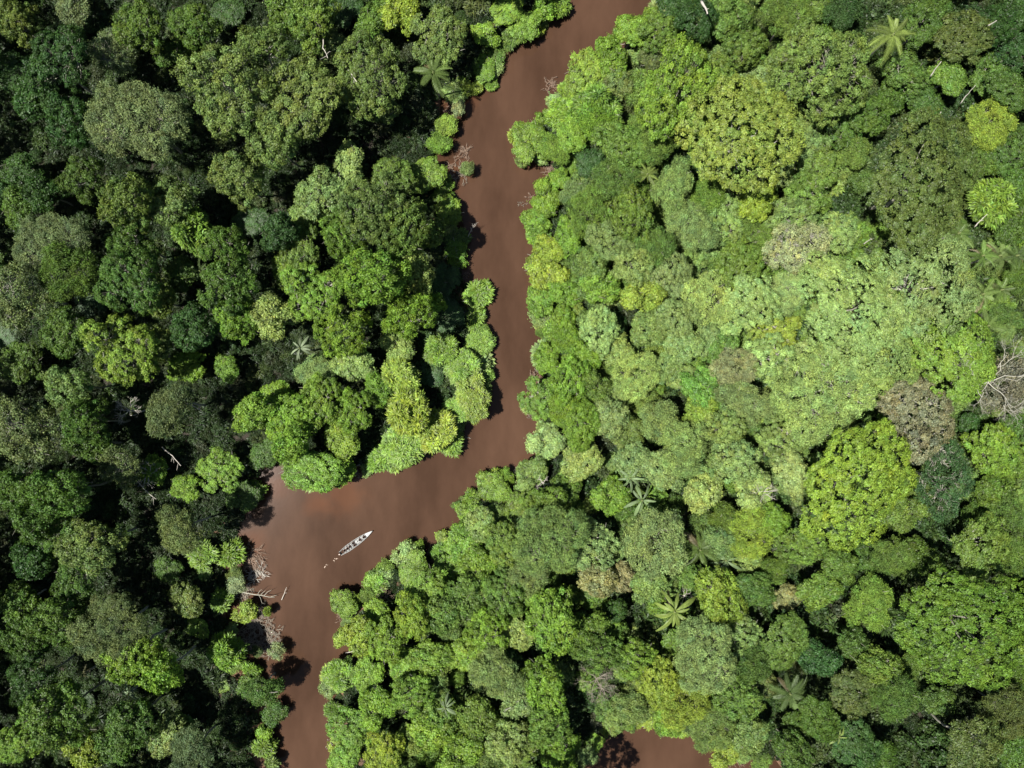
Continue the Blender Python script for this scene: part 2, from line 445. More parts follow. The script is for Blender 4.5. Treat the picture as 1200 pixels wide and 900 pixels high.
COLS = {
 'dk': ((0.026,0.060,0.012), 'dark green'), 'dg': ((0.032,0.074,0.018), 'deep green'), 'mg_shaded': ((0.053,0.098,0.016), 'shade-darkened green'), 'mg': ((0.082,0.137,0.022), 'mid green'),  # the shade-darkened green is mid green with shade put into the colour
 'bg': ((0.106,0.184,0.022), 'bright green'), 'vg': ((0.086,0.172,0.030), 'vivid green'), 'yg': ((0.142,0.203,0.026), 'yellow-green'),
 'ly': ((0.168,0.234,0.066), 'pale lime'), 'ol': ((0.092,0.136,0.030), 'olive'), 'do': ((0.062,0.085,0.020), 'dark olive'),
 'lo': ((0.138,0.190,0.046), 'light lime-olive'), 'go': ((0.145,0.192,0.032), 'golden-green'),
 'rg': ((0.086,0.150,0.016), 'rich green'), 'lg': ((0.118,0.188,0.024), 'lime-green'),
 'gg': ((0.088,0.122,0.042), 'grey-green'), 'sg': ((0.128,0.188,0.052), 'sage green'), 'br': ((0.115,0.120,0.065), 'grey-brown'),
 'pk': ((0.175,0.175,0.070), 'tan-tinged'), 'ps': ((0.180,0.215,0.095), 'pale sage'),
}
STYLE_WORD = {'L': 'billowy', 'F': 'flat-topped', 'G': 'smooth-topped', 'W': 'fine-leaved', 'C': 'spiky-leaved', 'S': 'thin'}
TREES = '''
15 22 26 L ol;84 12 20 S gg;58 68 42 L dk;16 82 28 L dk;76 138 30 L dg;30 118 25 L dk;160 140 55 W gg;130 60 28 S gg;158 30 30 L mg;197 62 17 L mg
214 55 11 C yg;225 24 28 L mg;262 100 52 L ol;345 115 50 L ol;300 48 30 L ol;318 160 32 L ol;272 205 33 L ol;196 236 30 L ol;140 236 33 L ol;88 205 26 L mg
45 225 22 L dk;18 195 22 L dk;14 240 22 L mg;60 286 42 W gg;146 284 28 L mg;222 268 22 C bg;258 288 28 L mg;112 22 20 L dk;265 15 20 L dk;
365 20 32 L mg;392 56 18 L sg;440 20 22 L mg;432 84 42 L ol;446 130 18 L ol;513 38 32 L ol;468 12 22 L yg;570 42 15 L bg;570 80 16 L bg;595 16 20 L bg
334 12 24 L mg;405 10 20 L dk;500 205 22 L bg;526 242 18 L bg;410 190 22 L ly;460 208 24 L mg;436 238 40 L ol;376 226 30 L sg;358 246 20 L sg
470 262 32 L mg;400 272 28 L mg;320 268 22 L dg;290 260 20 L dk;500 272 20 L ol
615 28 20 L bg;640 8 15 L bg;740 34 22 L bg;790 8 22 L dk;776 34 24 L mg;816 20 25 L dk;852 20 28 L mg;715 66 24 L bg;690 84 28 L yg;766 68 16 S gg
796 106 48 L bg;840 86 24 L mg;872 58 26 L mg;892 92 20 L sg;868 160 68 F go;700 122 22 C bg;664 132 20 C bg;702 142 20 L bg;620 166 24 L bg;652 172 20 L bg
690 192 17 L dg;640 232 20 L bg;656 208 14 L bg;630 258 18 L bg;646 290 20 L yg;730 168 28 L mg;770 166 25 L mg;722 210 25 L mg;790 216 25 L sg;742 248 30 L mg
690 250 25 L mg;715 282 25 L sg;760 284 28 W mg;812 266 28 L sg;830 226 20 L mg;852 258 28 L sg;886 234 22 F yg;882 282 26 W mg;670 160 18 L bg;672 225 18 W sg;668 275 18 L bg
970 73 60 L ol;922 18 28 L mg;950 8 20 L mg;988 12 20 L dk;1085 24 30 L mg;1130 44 30 L ol;1166 30 25 L dk;1190 62 26 L dk;1066 82 25 L bg;1082 122 20 L mg
1112 90 20 L sg;1160 146 27 W yg;1160 92 22 L mg;1187 108 25 L mg;1076 213 72 F do;926 150 22 L sg;948 168 24 L sg;986 150 28 L mg;1022 134 25 L mg;960 196 24 L mg
1000 178 20 L sg;952 226 25 L mg;932 250 24 L sg;922 198 18 L sg;936 288 38 S ps;982 272 24 L sg;1166 236 22 C yg;1190 180 26 L mg;1196 216 20 L mg;1150 190 18 L mg;1195 12 22 L dk;1050 105 18 L mg;1192 262 20 L mg
16 346 38 S gg;74 318 32 W mg;140 328 42 L mg;182 352 22 L ol;74 388 30 L mg;144 412 44 L yg;20 426 25 L mg;8 396 18 L dk;76 452 28 L sg;96 496 28 L mg
196 478 30 W gg;224 386 28 L dg;217 430 20 L bg;260 330 34 L mg;276 372 27 L bg;214 318 20 L mg;266 430 15 L bg;26 502 38 S gg;100 524 25 L mg;140 548 26 S gg
182 552 16 L bg;217 572 15 L bg;256 552 26 L bg;286 582 20 L mg;290 482 25 L bg;20 576 30 L mg;62 578 35 L mg;180 402 22 L ol;110 350 20 L dk;
316 370 25 L ly;370 344 36 L bg;430 322 38 L bg;398 388 30 L bg;485 320 22 L ly;476 368 28 L bg;506 352 12 L bg;460 335 18 L bg;370 434 20 W sg;412 424 22 L ly
466 406 17 L ly;470 442 18 C yg;440 456 18 L bg;370 472 28 L bg;410 484 25 L bg;402 512 22 L yg;340 492 30 L bg;320 462 20 L bg;368 550 34 L bg;334 520 24 L bg
310 532 18 L mg;396 552 22 L bg;478 482 22 C yg;472 522 24 C bg;508 506 24 C yg;452 532 14 C bg;528 518 14 C bg;516 410 16 C bg;556 372 12 C bg;562 402 16 C bg;542 430 20 C bg;552 462 26 C yg;536 480 16 C bg;560 432 14 C ly;520 330 20 L dk;525 370 20 L dk;505 440 16 L dg;350 290 25 L mg;340 320 22 L mg
640 318 24 L yg;636 352 20 L bg;650 386 15 L bg;636 466 28 L bg;643 420 18 L bg;682 424 20 L bg;692 310 20 L ol;664 345 20 L bg;702 336 22 L bg;742 310 24 L sg
702 386 25 L ly;722 382 14 W dg;755 345 22 L yg;785 322 25 L sg;762 386 22 L sg;792 372 24 L sg;832 350 30 W ly;870 312 28 L mg;882 352 30 F ly;845 406 18 L vg
825 456 23 L vg;800 402 22 L sg;860 432 24 W ps;872 472 28 L sg;900 420 28 L ly;668 446 24 L bg;720 410 18 L ly;746 440 26 L ly;640 518 22 L ly;682 500 24 L bg
712 490 22 L sg;740 506 18 L ol;772 490 22 L sg;802 526 30 W sg;742 542 22 L sg;682 540 22 L ly;822 484 20 F yg;622 556 20 L sg;850 500 24 L sg;862 540 28 L ly
884 574 22 L ly;822 576 22 L ly;776 552 22 L sg;640 590 24 L mg;666 574 20 L mg;716 582 20 L bg;610 592 22 L mg;700 456 18 L mg;660 480 18 L bg;800 442 16 L sg;830 400 16 L sg;722 460 16 L ly;780 430 18 L sg;662 398 20 L bg;662 372 18 L bg;850 380 18 L ly
1080 330 60 G sg;1000 368 64 G lo;1112 416 50 G lg;966 462 52 W ly;1076 484 48 L br;922 345 26 L ly;910 390 26 L yg;952 322 16 L yg;1030 425 40 G lo;1000 566 64 F lg
930 556 22 L ly;918 516 26 L sg;1110 562 42 S dg;1166 524 30 L yg;1166 572 20 L bg;1192 540 20 L bg;1140 495 14 L dk;1195 320 16 L bg;1190 500 20 L mg;1184 448 34 S br;940 420 22 L ly;1150 600 18 L mg
25 614 25 L mg;52 626 28 L mg;102 640 36 L ol;80 684 28 L mg;30 662 25 L dk;20 704 24 L mg;122 742 40 W gg;62 730 30 L mg;25 752 26 L mg;148 772 34 L bg
186 790 25 L bg;30 802 30 L dk;62 842 38 L mg;20 872 26 L bg;95 826 16 L dk;150 850 28 L mg;128 876 22 L mg;190 866 24 L sg;212 846 14 L ol;222 886 28 W gg
95 882 22 L yg;207 622 28 W gg;197 668 14 L mg;236 652 15 C bg;218 708 20 L ol;231 736 13 L bg;262 766 19 C bg;262 803 8 L bg;290 806 14 L mg;
306 810 23 S mg;320 836 14 W mg;474 648 15 L ly;437 678 14 L bg;486 668 20 L bg;404 706 18 L bg;424 742 24 L yg;398 748 12 L yg;500 692 24 L bg;540 642 25 L bg
528 668 18 L bg;566 612 22 L sg;592 640 25 L mg;482 722 25 L yg;522 720 22 L mg;452 752 24 L bg;398 792 18 C bg;384 806 12 L sg;430 790 20 L bg;500 770 22 L bg
545 700 22 L mg;410 852 24 L bg;440 830 20 L bg;480 818 24 L bg;450 882 25 L yg;402 884 20 L bg;500 862 22 L bg;570 744 25 L bg;590 700 25 L mg;582 790 28 W sg
560 842 22 L mg;594 872 25 L sg;540 884 22 L bg;545 770 20 L bg;440 720 18 L bg;470 782 18 L bg;580 570 22 L bg;550 600 14 L bg;560 665 20 L bg
650 636 42 W sg;618 670 25 W sg;692 640 30 L sg;700 684 22 L pk;728 676 18 L pk;770 638 36 L sg;732 652 12 L sg;760 684 20 L sg;650 730 34 L bg;610 700 18 L bg
610 742 20 L ly;692 740 20 L mg;702 768 24 L mg;748 776 25 L bg;640 808 28 L bg;642 850 25 L mg;656 882 24 L bg;616 872 25 L mg;610 822 20 S sg;742 830 18 L sg
720 846 16 L sg;772 800 25 L yg;830 768 40 W ly;842 700 32 L yg;800 822 30 L yg;786 846 20 L bg;832 850 28 L ol;850 884 18 L yg;870 820 28 L mg;882 690 22 L mg
872 750 25 L sg;886 776 22 L mg;880 862 20 L ol;878 624 28 L yg;850 612 18 L mg;846 640 20 L sg;880 655 18 L sg;808 680 16 L mg;800 750 20 L mg;722 720 14 L dk;600 780 16 L dk
940 640 25 L sg;926 702 16 L pk;906 672 16 L sg;982 664 20 L sg;1020 706 28 L yg;1046 654 24 L sg;960 692 22 L sg;920 752 28 L sg;962 772 22 L dg;1000 758 20 L mg
1000 812 28 L ol;1030 780 22 L sg;1050 818 25 L mg;1134 738 72 F rg;1150 640 35 L bg;1182 616 28 L mg;1190 656 22 L bg;1190 790 20 L mg;960 842 24 L mg;936 848 18 L mg
1000 872 28 L dg;1142 872 34 L ol;1182 838 28 L ol;1104 826 18 L mg;1192 882 22 L mg;1030 888 20 L mg;930 882 24 L mg;1080 650 22 L mg;1020 650 18 L mg;1195 730 20 L mg;895 805 18 L ol;1070 780 14 L sg;905 610 18 L yg;1060 600 22 L bg
'''
trees = []
for e in TREES.replace('\n', ';').split(';'):
    e = e.split()
    if len(e) == 5: trees.append((float(e[0]), float(e[1]), float(e[2]), e[3], e[4]))
print('trees listed', len(trees))

# landmarks used to tell the trees apart: (x, y, phrase)
LANDMARKS = [
 (416,636,'the canoe'), (552,275,'the snag in the river'), (300,700,'the fallen white log'), (508,85,'the arching palm by the river'),
 (1045,42,'the golden palm'), (758,205,'the small yellow palm'), (868,160,'the flat golden-green crown'), (970,73,'the big round olive crown'),
 (1076,213,'the flat dark-olive crown'), (1160,146,'the yellow ball crown'), (1180,450,'the bare white-limbed tree'), (1076,484,'the grey-brown crown'),
 (1112,416,'the flat yellow-green crown'), (1080,330,'the wide sage crown'), (1000,566,'the broad lime-green crown'), (1134,738,'the huge lobed crown'),
 (702,808,'the leafless grey tree'), (790,715,'the spread-out palm'), (745,575,'the broad-leaved palms'), (825,456,'the vivid green crown'),
 (936,288,'the pale twiggy crown'), (160,140,'the big grey-green crown'), (345,115,'the twin olive crowns'), (144,412,'the yellowish dome crown'),
 (135,482,'the little white dead tree'), (355,410,'the pale-stemmed palm'), (207,622,'the feathery grey crown'), (122,742,'the wispy grey crown'),
 (925,812,'the dark palm'), (985,865,'the lime palm'), (552,462,'the spiky waterside trees'), (436,238,'the large olive crown by the bend'),
 (700,684,'the tan-tinged crown'), (522,828,'the pale fan palm'), (60,842,'the lower dark thicket'), (58,68,'the upper dark crown'), (26,502,'the thin silvery crown'),
 (540,190,'the drifted brushwood'), (757,850,'the lower river bend'), (650,205,'the muddy notch in the bank'), (1140,280,'the palm clump'), (840,665,'the shaded palms'),
 (648,640,'the broad sage thicket crown'), (796,106,'the rounded bright crown'), (1110,562,'the thin dark-green crown'), (20,22,'the mossy olive crown'), (16,346,'the thin grey crown'), (370,550,'the crown overhanging the bend'),
]
ONLY = { # distinctive trees described one by one, by their place in the list of pixels
 (868,160): 'broad flat-topped golden-green tree near the small yellow palm', (970,73): 'big round olive tree with rough crown beside the golden palm',
 (1076,213): 'very large flat dark-olive tree with white flecks of branch', (1160,146): 'yellowish ball-shaped tree with fuzzy fine leaves',
 (1076,484): 'grey-brown lobed tree crown between green neighbours', (1112,416): 'flat smooth yellow-green tree beside the grey-brown crown',
 (1080,330): 'wide flat sage-green tree above the smooth yellow-green crowns', (1000,368): 'largest smooth flat tree in the sunlit canopy, cracked into plates',
 (1000,566): 'broad lime-green tree with dark cracks below the grey-brown crown', (1134,738): 'huge bright tree of many rounded lobes ringed by black gaps',
 (825,456): 'vivid green pointed tree that outshines its pale neighbours', (845,406): 'small vivid green tree just above the other vivid one',
 (936,288): 'pale tree with a twiggy half-bare grey crown', (160,140): 'big grey-green fine-leaved tree ringed by dark gaps',
 (262,100): 'great olive cauliflower-crowned tree, the one of the pair farther from the river', (345,115): 'great olive cauliflower-crowned tree, the one of the pair nearer the river',
 (144,412): 'yellowish dome-crowned tree above the little white dead tree', (207,622): 'feathery grey tree standing alone among black shade',
 (122,742): 'wispy grey-green tree above the bright leafy tree', (436,238): 'large olive tree of many heads inland from the snag in the river',
 (700,684): 'larger tan-tinged tree above the leafless grey tree', (728,676): 'smaller tan-tinged tree next to the black hole in the canopy',
 (926,702): 'small orange-tan tree beside deep black gaps', (26,502): 'thin silvery tree with twigs showing through its crown',
 (966,462): 'glowing pale lime tree with a feathery wide crown', (796,106): 'rounded bright green tree beside the flat golden-green crown',
 (1110,562): 'thin dark-green tree showing white twigs below the grey-brown crown', (650,636): 'broad sage-green fine-leaved tree spreading over the sunlit thicket',
 (368,550): 'rounded bright tree overhanging the water where the river bends', (722,382): 'small dark sage pointed tree touching a pale lime one',
 (552,462): 'largest bright spiky-leaved tree leaning over the river', (474,648): 'small pale lime bush-like tree nearest the canoe',
}
ONLY = {k: v for k, v in ONLY.items()}

used = set()
def seg_score(p, a, b):
    p, a, b = map(np.array, (p, a, b)); ab = (b-a).astype(float); t = np.clip(((p-a)@ab)/(ab@ab+1e-9), 0, 1)
    return np.linalg.norm(p-(a+ab*t)), t
SIZES = [(0, 15, 'small'), (15, 24, 'medium'), (24, 34, 'fairly large'), (34, 200, 'large')]
def size_word(r): return next(w for a, b, w in SIZES if a <= r < b)
def unique(cands):
    for c in cands:
        if c not in used and 4 <= len(c.split()) <= 16:
            used.add(c); return c
    return None
def auto_label(px, py, r, desc):
    lm = sorted(LANDMARKS, key=lambda l: math.hypot(l[0]-px, l[1]-py))
    lm = [l for l in lm if math.hypot(l[0]-px, l[1]-py) > 6][:9]
    A = lm[0]; cands = []
    dist = math.hypot(A[0]-px, A[1]-py)
    if dist < r+26: cands.append(f'{desc} right beside {A[2]}'.replace('right beside', 'touching'))
    pairs = []
    for i in range(len(lm)):
        for j in range(i+1, len(lm)):
            sc, t = seg_score((px, py), lm[i][:2], lm[j][:2])
            L = math.hypot(lm[i][0]-lm[j][0], lm[i][1]-lm[j][1])
            if .12 < t < .88 and sc < 45: pairs.append((sc+L*.25, lm[i], lm[j], t))
    pairs.sort(key=lambda q: q[0])
    for sc, a, b, t in pairs[:8]: cands.append(f'{desc} between {a[2]} and {b[2]}')
    v = 'above' if py < A[1] else 'below'
    cands.append(f'{desc} {v} {A[2]}')
    for B in lm[1:5]:
        v = 'above' if py < B[1] else 'below'
        cands.append(f'{desc} some way {v} {B[2]}')
    for a in lm[:7]:
        for b in lm[:9]:
            if a is not b: cands.append(f'{desc} near {a[2]}, towards {b[2]}')
    return unique(cands) or unique([f'{desc} near {A[2]}'])

def add_tree(px, py, r, style, colk, k, h=None, cat='tree', group='trees of the forest canopy', name='tree', label=None, spec=False):
    rr = np.random.default_rng(int(px*7+py*13+r))
    Rm = r*0.172
    if cat == 'tree' and style == 'L' and px > 650 and not (px < 720 and py > 570) and (int(px), int(py)) not in ONLY:
        style = str(rr.choice(['L', 'L', 'W', 'F', 'F']))
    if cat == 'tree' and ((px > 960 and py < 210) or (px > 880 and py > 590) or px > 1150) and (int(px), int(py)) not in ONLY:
        colk = {'mg': 'mg_shaded', 'bg': 'mg', 'yg': 'bg', 'sg': 'mg', 'ol': 'do', 'ly': 'sg'}.get(colk, colk)  # crowns towards right edge and corners: vignette darkening painted into the leaf colour
    d0 = float(sdf(np.array([at(px, py, 10)]))[0])
    ci0 = min(range(5), key=lambda i: abs(CLASS_R[i]-Rm))
    hh = h if h else float(np.interp(Rm, CLASS_R, CLASS_H))+rr.uniform(-1.5, 2.0)
    if d0 < 9 and not h: hh *= max(.42, .42+.58*d0/9)
    if px < 340 and r > 22 and not h: hh += 4.5+rr.normal()*2.2
    if 380 < px < 515 and 225 < py < 400 and not h: hh += 7
    if px < 560 and r < 23 and colk in ('dk', 'dg') and not h: hh *= .5  # low dark fillers; some by the bank carry its shade in their colour
    if cat == 'tree' and d0 < 5.5: r *= .88
    if px > 620 and Rm < 5 and not h: hh += 2.2          # the sunlit side is a closed, even canopy
    Rm = r/FPX*(H-hh+Rm*.3)
    ci = min(range(5), key=lambda i: abs(math.log(CLASS_R[i]/Rm)))
    var = int(rr.integers(0, 3 if style in 'LF' else 2))
    if cat == 'tree' and px < 330 and colk == 'mg': colk = 'mg_shaded'  # left-hand crowns: view shading and vignetting painted in as darker leaves
    cm, tm = proto(style, ci, var)
    X, Y = at(px, py, hh-Rm*.3)
    z0 = float(ground_z(np.array([[X, Y]]))[0])
    s = Rm/CLASS_R[ci]; q = rr.uniform(.86, 1.16); rz = rr.uniform(0, 6.28)
    scl = (s*q, s/q, (hh-max(z0, -.6))/CLASS_H[ci])
    base = np.array(COLS[colk][0])
    base = base*rr.uniform(.88, 1.14)*np.array([rr.uniform(.93, 1.08), 1, rr.uniform(.85, 1.15)])
    if spec: return (X, Y, max(z0, -.6)), rz, scl, (style, ci, var), base
    e = bpy.data.objects.new(name, None); COL.objects.link(e)
    e.location = (X, Y, max(z0, -.6)); e.rotation_euler = (0, 0, rz); e.scale = scl
    c = link('crown', cm, e); t = link('trunk', tm, e)
    c.color = (*[float(x) for x in base], 1)
    colw = COLS[colk][1]
    lab = label or ONLY.get((int(px), int(py)))
    if lab: used.add(lab)
    else: lab = auto_label(px, py, r, f'{size_word(r)} {colw} {STYLE_WORD[style]} {cat}')
    tag(e, lab, cat, group)
    return e

order = sorted(trees, key=lambda t: (-(1000 if (int(t[0]), int(t[1])) in ONLY else 0)-t[2]))
keep = set(order[:298])
small = [t for t in trees if t not in keep]
for k, t in enumerate(trees):
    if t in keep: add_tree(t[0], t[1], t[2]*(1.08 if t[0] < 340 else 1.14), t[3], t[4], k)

def brush_mesh(seed, R, n, m, leafy=False):
    r = np.random.default_rng(seed); mb = MB()
    for i in range(n):
        a = r.uniform(0, 6.28); q = r.uniform(0, R*.7); p = np.array([q*math.cos(a), q*math.sin(a), 0])
        b = r.uniform(0, 6.28); L = R*r.uniform(.25, .8)
        e = p+np.array([math.cos(b)*L, math.sin(b)*L, r.uniform(.1, .8)])
        mb.tube(wiggle(p-[0, 0, .2], e, 3, .12, r), [.07, .055, .04, .02], 4, cap=False)
        for j in range(3):
            f = e+r.normal(0, .3, 3)*R*.25; f[2] = abs(f[2])*.6
            mb.tube([tuple(p+(e-p)*.6), tuple(f)], [.035, .012], 3, cap=False)
    return mb.mesh('twigs', m)
# ---------------------------------------------------------------- shrubs along both banks
def bank_points(poly, step):
    out = []; acc = 0
    for (x0, y0), (x1, y1) in zip(poly[:-1], poly[1:]):
        L = math.hypot(x1-x0, y1-y0); 
        while acc < L:
            t = acc/L; out.append((x0+(x1-x0)*t, y0+(y1-y0)*t)); acc += step
        acc -= L
    return out
rb = np.random.default_rng(21)
SKIP = [(282,640,36),(286,700,30),(296,750,26),(650,205,20),(520,185,16),(316,562,14),(450,695,10),(524,118,8)]
bank = [(p, 'the inner bank') for p in bank_points(LEFT, 15)]+[(p, 'b') for p in bank_points(RIGHT, 15)]+[(p, 'c') for p in bank_points(LOWER[2:12], 15)]
for (x, y), side in bank:
    if not (-5 < x < 1205 and -5 < y < 905): continue
    if any(math.hypot(x-a, y-b) < c for a, b, c in SKIP): continue
    x += rb.uniform(-4, 4); y += rb.uniform(-4, 4)
    if rb.random() < .30:
        X, Y = at(x, y, .5); tw = link('brushwood', brush_mesh(int(x*3+y), rb.uniform(.8, 1.7), int(rb.integers(10, 26)), (m_litter, m_twig)[int(rb.integers(2))]))
        tw.location = (X, Y, .15); tag(tw, auto_label(x, y, 8, 'small dry brush tangle'), 'brushwood', 'dry brushwood at the waterline'); continue
    st = rb.choice(['L', 'C', 'C', 'W', 'S']); ck = rb.choice(['bg', 'bg', 'mg', 'yg', 'sg', 'ly'])
    r = rb.uniform(7, 15)
    desc = f'{COLS[ck][1]} {STYLE_WORD[st]} waterside bush'
    lab = auto_label(x, y, r, desc)
    add_tree(x, y, r, st, ck, 0, h=rb.uniform(1.8, 4.0), cat='bush', group='bushes along the river banks', name='bush', label=lab)

# ---------------------------------------------------------------- palms
def frond_mesh(seed, L, nleaf, wl, broad=False):
    r = np.random.default_rng(seed); V = []; F = []
    def pos(t): return np.array([L*(t-.13*t*t), 0, L*(.34*t-.80*t*t)])
    mb = MB(); mb.tube([tuple(pos(t)) for t in np.linspace(0, 1, 9)], list(np.linspace(.06, .012, 9)), 4)
    V = [list(v) for v in mb.v]; F = list(mb.f)
    if broad:
        n = 12
        for sgn in (-1, 1):
            b = len(V)
            for i in range(n+1):
                t = .12+.88*i/n; p = pos(t); w = wl*math.sin(math.pi*min(1, (t-.08)/.97))**.6*(1+r.normal()*.04)
                V.append(list(p+np.array([0, 0, .01]))); V.append(list(p+np.array([0, sgn*w*.6, .10*w]))); V.append(list(p+np.array([.06*w, sgn*w, -.18*w])))
            for i in range(n):
                a = b+3*i
                for q in (0, 1):
                    f = (a+q, a+q+1, a+q+4, a+q+3); F.append(f if sgn > 0 else f[::-1])
    else:
        for i in range(nleaf):
            t = .14+.86*(i+.5)/nleaf; p = pos(t)
            wlen = wl*(math.sin(math.pi*(t*.86+.07))**.55)
            for sgn in (-1, 1):
                sweep = .45+.5*t; l = wlen*r.uniform(.85, 1.1); wd = .04*L/4+.02
                d = np.array([sweep, sgn*1.0, -.12+r.normal()*.10]); d /= np.linalg.norm(d)
                e = np.array([1, 0, 0])*wd
                m_ = p+d*l*.55; tip = p+d*l+np.array([0, 0, -.38*l])
                b = len(V); V += [list(p-e*.5), list(p+e*.5), list(m_+e*.6), list(tip), list(m_-e*.6)]
                F.append((b, b+1, b+2, b+4)); F.append((b+4, b+2, b+3))
    me = mesh_np('frond', V, polys=F, material=m_leaf)
    tint = np.clip(r.normal(1, .12, (len(F), 1))*np.ones((1, 3)), .5, 1.5)
    a = me.attributes.new('leaf_tint', 'FLOAT_COLOR', 'FACE'); tt = np.ones((len(F), 4), np.float32); tt[:, :3] = tint
    a.data.foreach_set('color', tt.ravel())
    return me
FR = {('p', i): frond_mesh(50+i, 4.6, 34, 1.0) for i in range(3)}
FR.update({('b', i): frond_mesh(70+i, 4.2, 0, .36, True) for i in range(3)})
mbp = MB(); mbp.tube([(0, 0, -1.5), (.1, 0, 3), (.05, .1, 7), (0, 0, 10)], [.26, .2, .17, .16], 8)
palm_trunk = mbp.mesh('trunk', m_pale)
mbc = MB(); mbc.tube([(0, 0, 9.6), (0, 0, 10.4), (0, 0, 11.2)], [.2, .24, .06], 8)
palm_shaft = mbc.mesh('crownshaft', simple_mat('palm_shaft', (0.12, 0.14, 0.05), .6))
def palm(px, py, r, h, kind, n, col, label, lift=0.0, squash=(1, 1)):
    rr = np.random.default_rng(int(px+py))
    h = h-1.2+(4 if px > 1100 else 0)
    X, Y = at(px, py, h); z0 = float(ground_z(np.array([[X, Y]]))[0])
    e = bpy.data.objects.new('palm', None); COL.objects.link(e); e.location = (X, Y, z0); 
    hz = h-z0
    t = link('trunk', palm_trunk, e); t.scale = (1, 1, hz/10)
    s_ = link('crownshaft', palm_shaft, e); s_.location = (0, 0, hz-10)
    Rm = r/FPX*(H-h)*.95; n = int(n*1.3)
    for i in range(n):
        f = link('frond', FR[(kind, int(rr.integers(3)))], e)
        a = 2*math.pi*(i*.382)+rr.uniform(-.15, .15)
        f.location = (0, 0, hz+.2+.02*i)
        age = i/n
        f.rotation_euler = (rr.uniform(-.5, .5), -.75+1.15*age+rr.uniform(-.22, .22), a+rr.uniform(-.2, .2))
        s = Rm/4.1*(1.0 if age > .25 else .8)*rr.uniform(.72, 1.14)
        f.scale = (s, s*1.0, s)
        c = np.array(col)*rr.uniform(.6, 1.15)
        if age > .85 and rr.random() < .6: c = np.array([.13, .11, .055])*rr.uniform(.8, 1.2)
        f.color = (*[float(x) for x in c], 1)
    tag(e, label, 'palm', 'palms of the forest'); used.add(label)
    return e
PALM_Y = (0.15, 0.20, 0.045); PALM_G = (0.085, 0.13, 0.03); PALM_P = (0.13, 0.185, 0.08); PALM_D = (0.07, 0.11, 0.03)
palm(1045,42,27,23,'p',16,PALM_Y,'golden-fronded palm standing clear of its dark neighbours')
palm(508,86,24,15,'p',13,PALM_G,'arching green palm in shade close to the river')
palm(758,205,15,17,'p',12,PALM_Y,'small yellow palm poking through the sunlit canopy')
palm(790,716,32,17,'b',13,PALM_Y,'wide palm with long drooping yellow fronds by a black gap')
palm(738,560,20,15,'b',8,PALM_P,'pale broad-leaved palm, the one with a yellow frond')
palm(752,586,22,14,'b',7,PALM_P,'pale broad-leaved palm with blue-green blades below its twin')
palm(820,644,24,15,'p',12,PALM_G,'shaded green palm beside a black hollow')
palm(850,656,22,14,'b',10,PALM_P,'pale bladed palm hanging over the black hollow')
palm(925,812,26,15,'p',13,PALM_D,'dark glossy palm with fallen grey fronds')
palm(983,862,15,16,'b',8,(.16,.22,.05),'small lime palm near the shaded bottom corner')
palm(522,828,16,15,'b',9,(.12,.16,.08),'pale silvery fan palm among bright green trees')
palm(352,408,19,16,'b',7,(.17,.21,.12),'pale-stemmed palm with white ribs in the shaded clearing')
palm(152,812,13,12,'b',7,(.16,.22,.12),'pale palm half hidden in the black shade of the lower forest')
palm(98,790,10,12,'p',8,(.17,.17,.08),'tiny yellowing palm at the brink of a black gap')
palm(1122,274,22,16,'p',13,PALM_G,'green palm tucked against the flat dark-olive crown')
palm(1150,300,20,15,'p',13,(.11,.18,.04),'bright palm in the middle of the palm clump')
palm(1170,300,20,15,'p',12,(.12,.17,.05),'palm of the clump nearest the picture edge')
palm(1150,345,22,15,'p',13,(.13,.19,.05),'fern-like palm beside the wide sage crown')
palm(1172,340,18,16,'p',12,PALM_G,'darker fern-like palm with a rounded pale neighbour')
palm(1156,382,22,14,'p',13,PALM_G,'feathery palm just above the bare white-limbed tree')
palm(704,410,17,12,'b',9,PALM_P,'pale bladed palm beside the small dark sage tree')
palm(1190,300,18,17,'p',12,PALM_D,'dark feathery palm cut by the picture edge')
palm(690,133,13,10,'p',10,(.12,.19,.05),'small bright palm near the upper bank of the river')
palm(236,318,14,14,'p',10,PALM_D,'dim palm lost among the dark forest crowns')

# ---------------------------------------------------------------- dead and leafless trees
def bare_mesh(seed, R, h, m, depth=4, trunk_r=.28, spread=1.0, name='trunk', flat=.8, lift=0):
    """trunk that divides again and again into bare twigs"""
    r = np.random.default_rng(seed); mb = MB()
    hb = h*.55
    mb.tube(wiggle((0, 0, -1), (0, 0, hb), 4, .02, r), [trunk_r*1.3, trunk_r*1.1, trunk_r, trunk_r*.9, trunk_r*.8], 7)
    def grow(p, d, L, rad, k):
        d = d/np.linalg.norm(d); q = p+d*L
        mb.tube(wiggle(tuple(p), tuple(q), 3, .06, r), [rad, rad*.85, rad*.7, rad*.6], 5 if k > 1 else 4, cap=False)
        if k == 0: return
        for i in range(int(r.integers(2, 4))):
            nd = d+r.normal(size=3)*.55*spread+np.array([d[0]*.2, d[1]*.2, .12+lift]); nd[2] *= flat
            grow(p+d*L*r.uniform(.6, 1), nd, L*r.uniform(.58, .8), rad*.6, k-1)
    n = 6
    for i in range(n):
        a = 2*math.pi*(i+r.uniform(-.3, .3))/n
        grow(np.array([0, 0, hb]), np.array([math.cos(a), math.sin(a), r.uniform(.25, .9)]), R*.42, trunk_r*.55, depth)
    return mb.mesh(name, m)
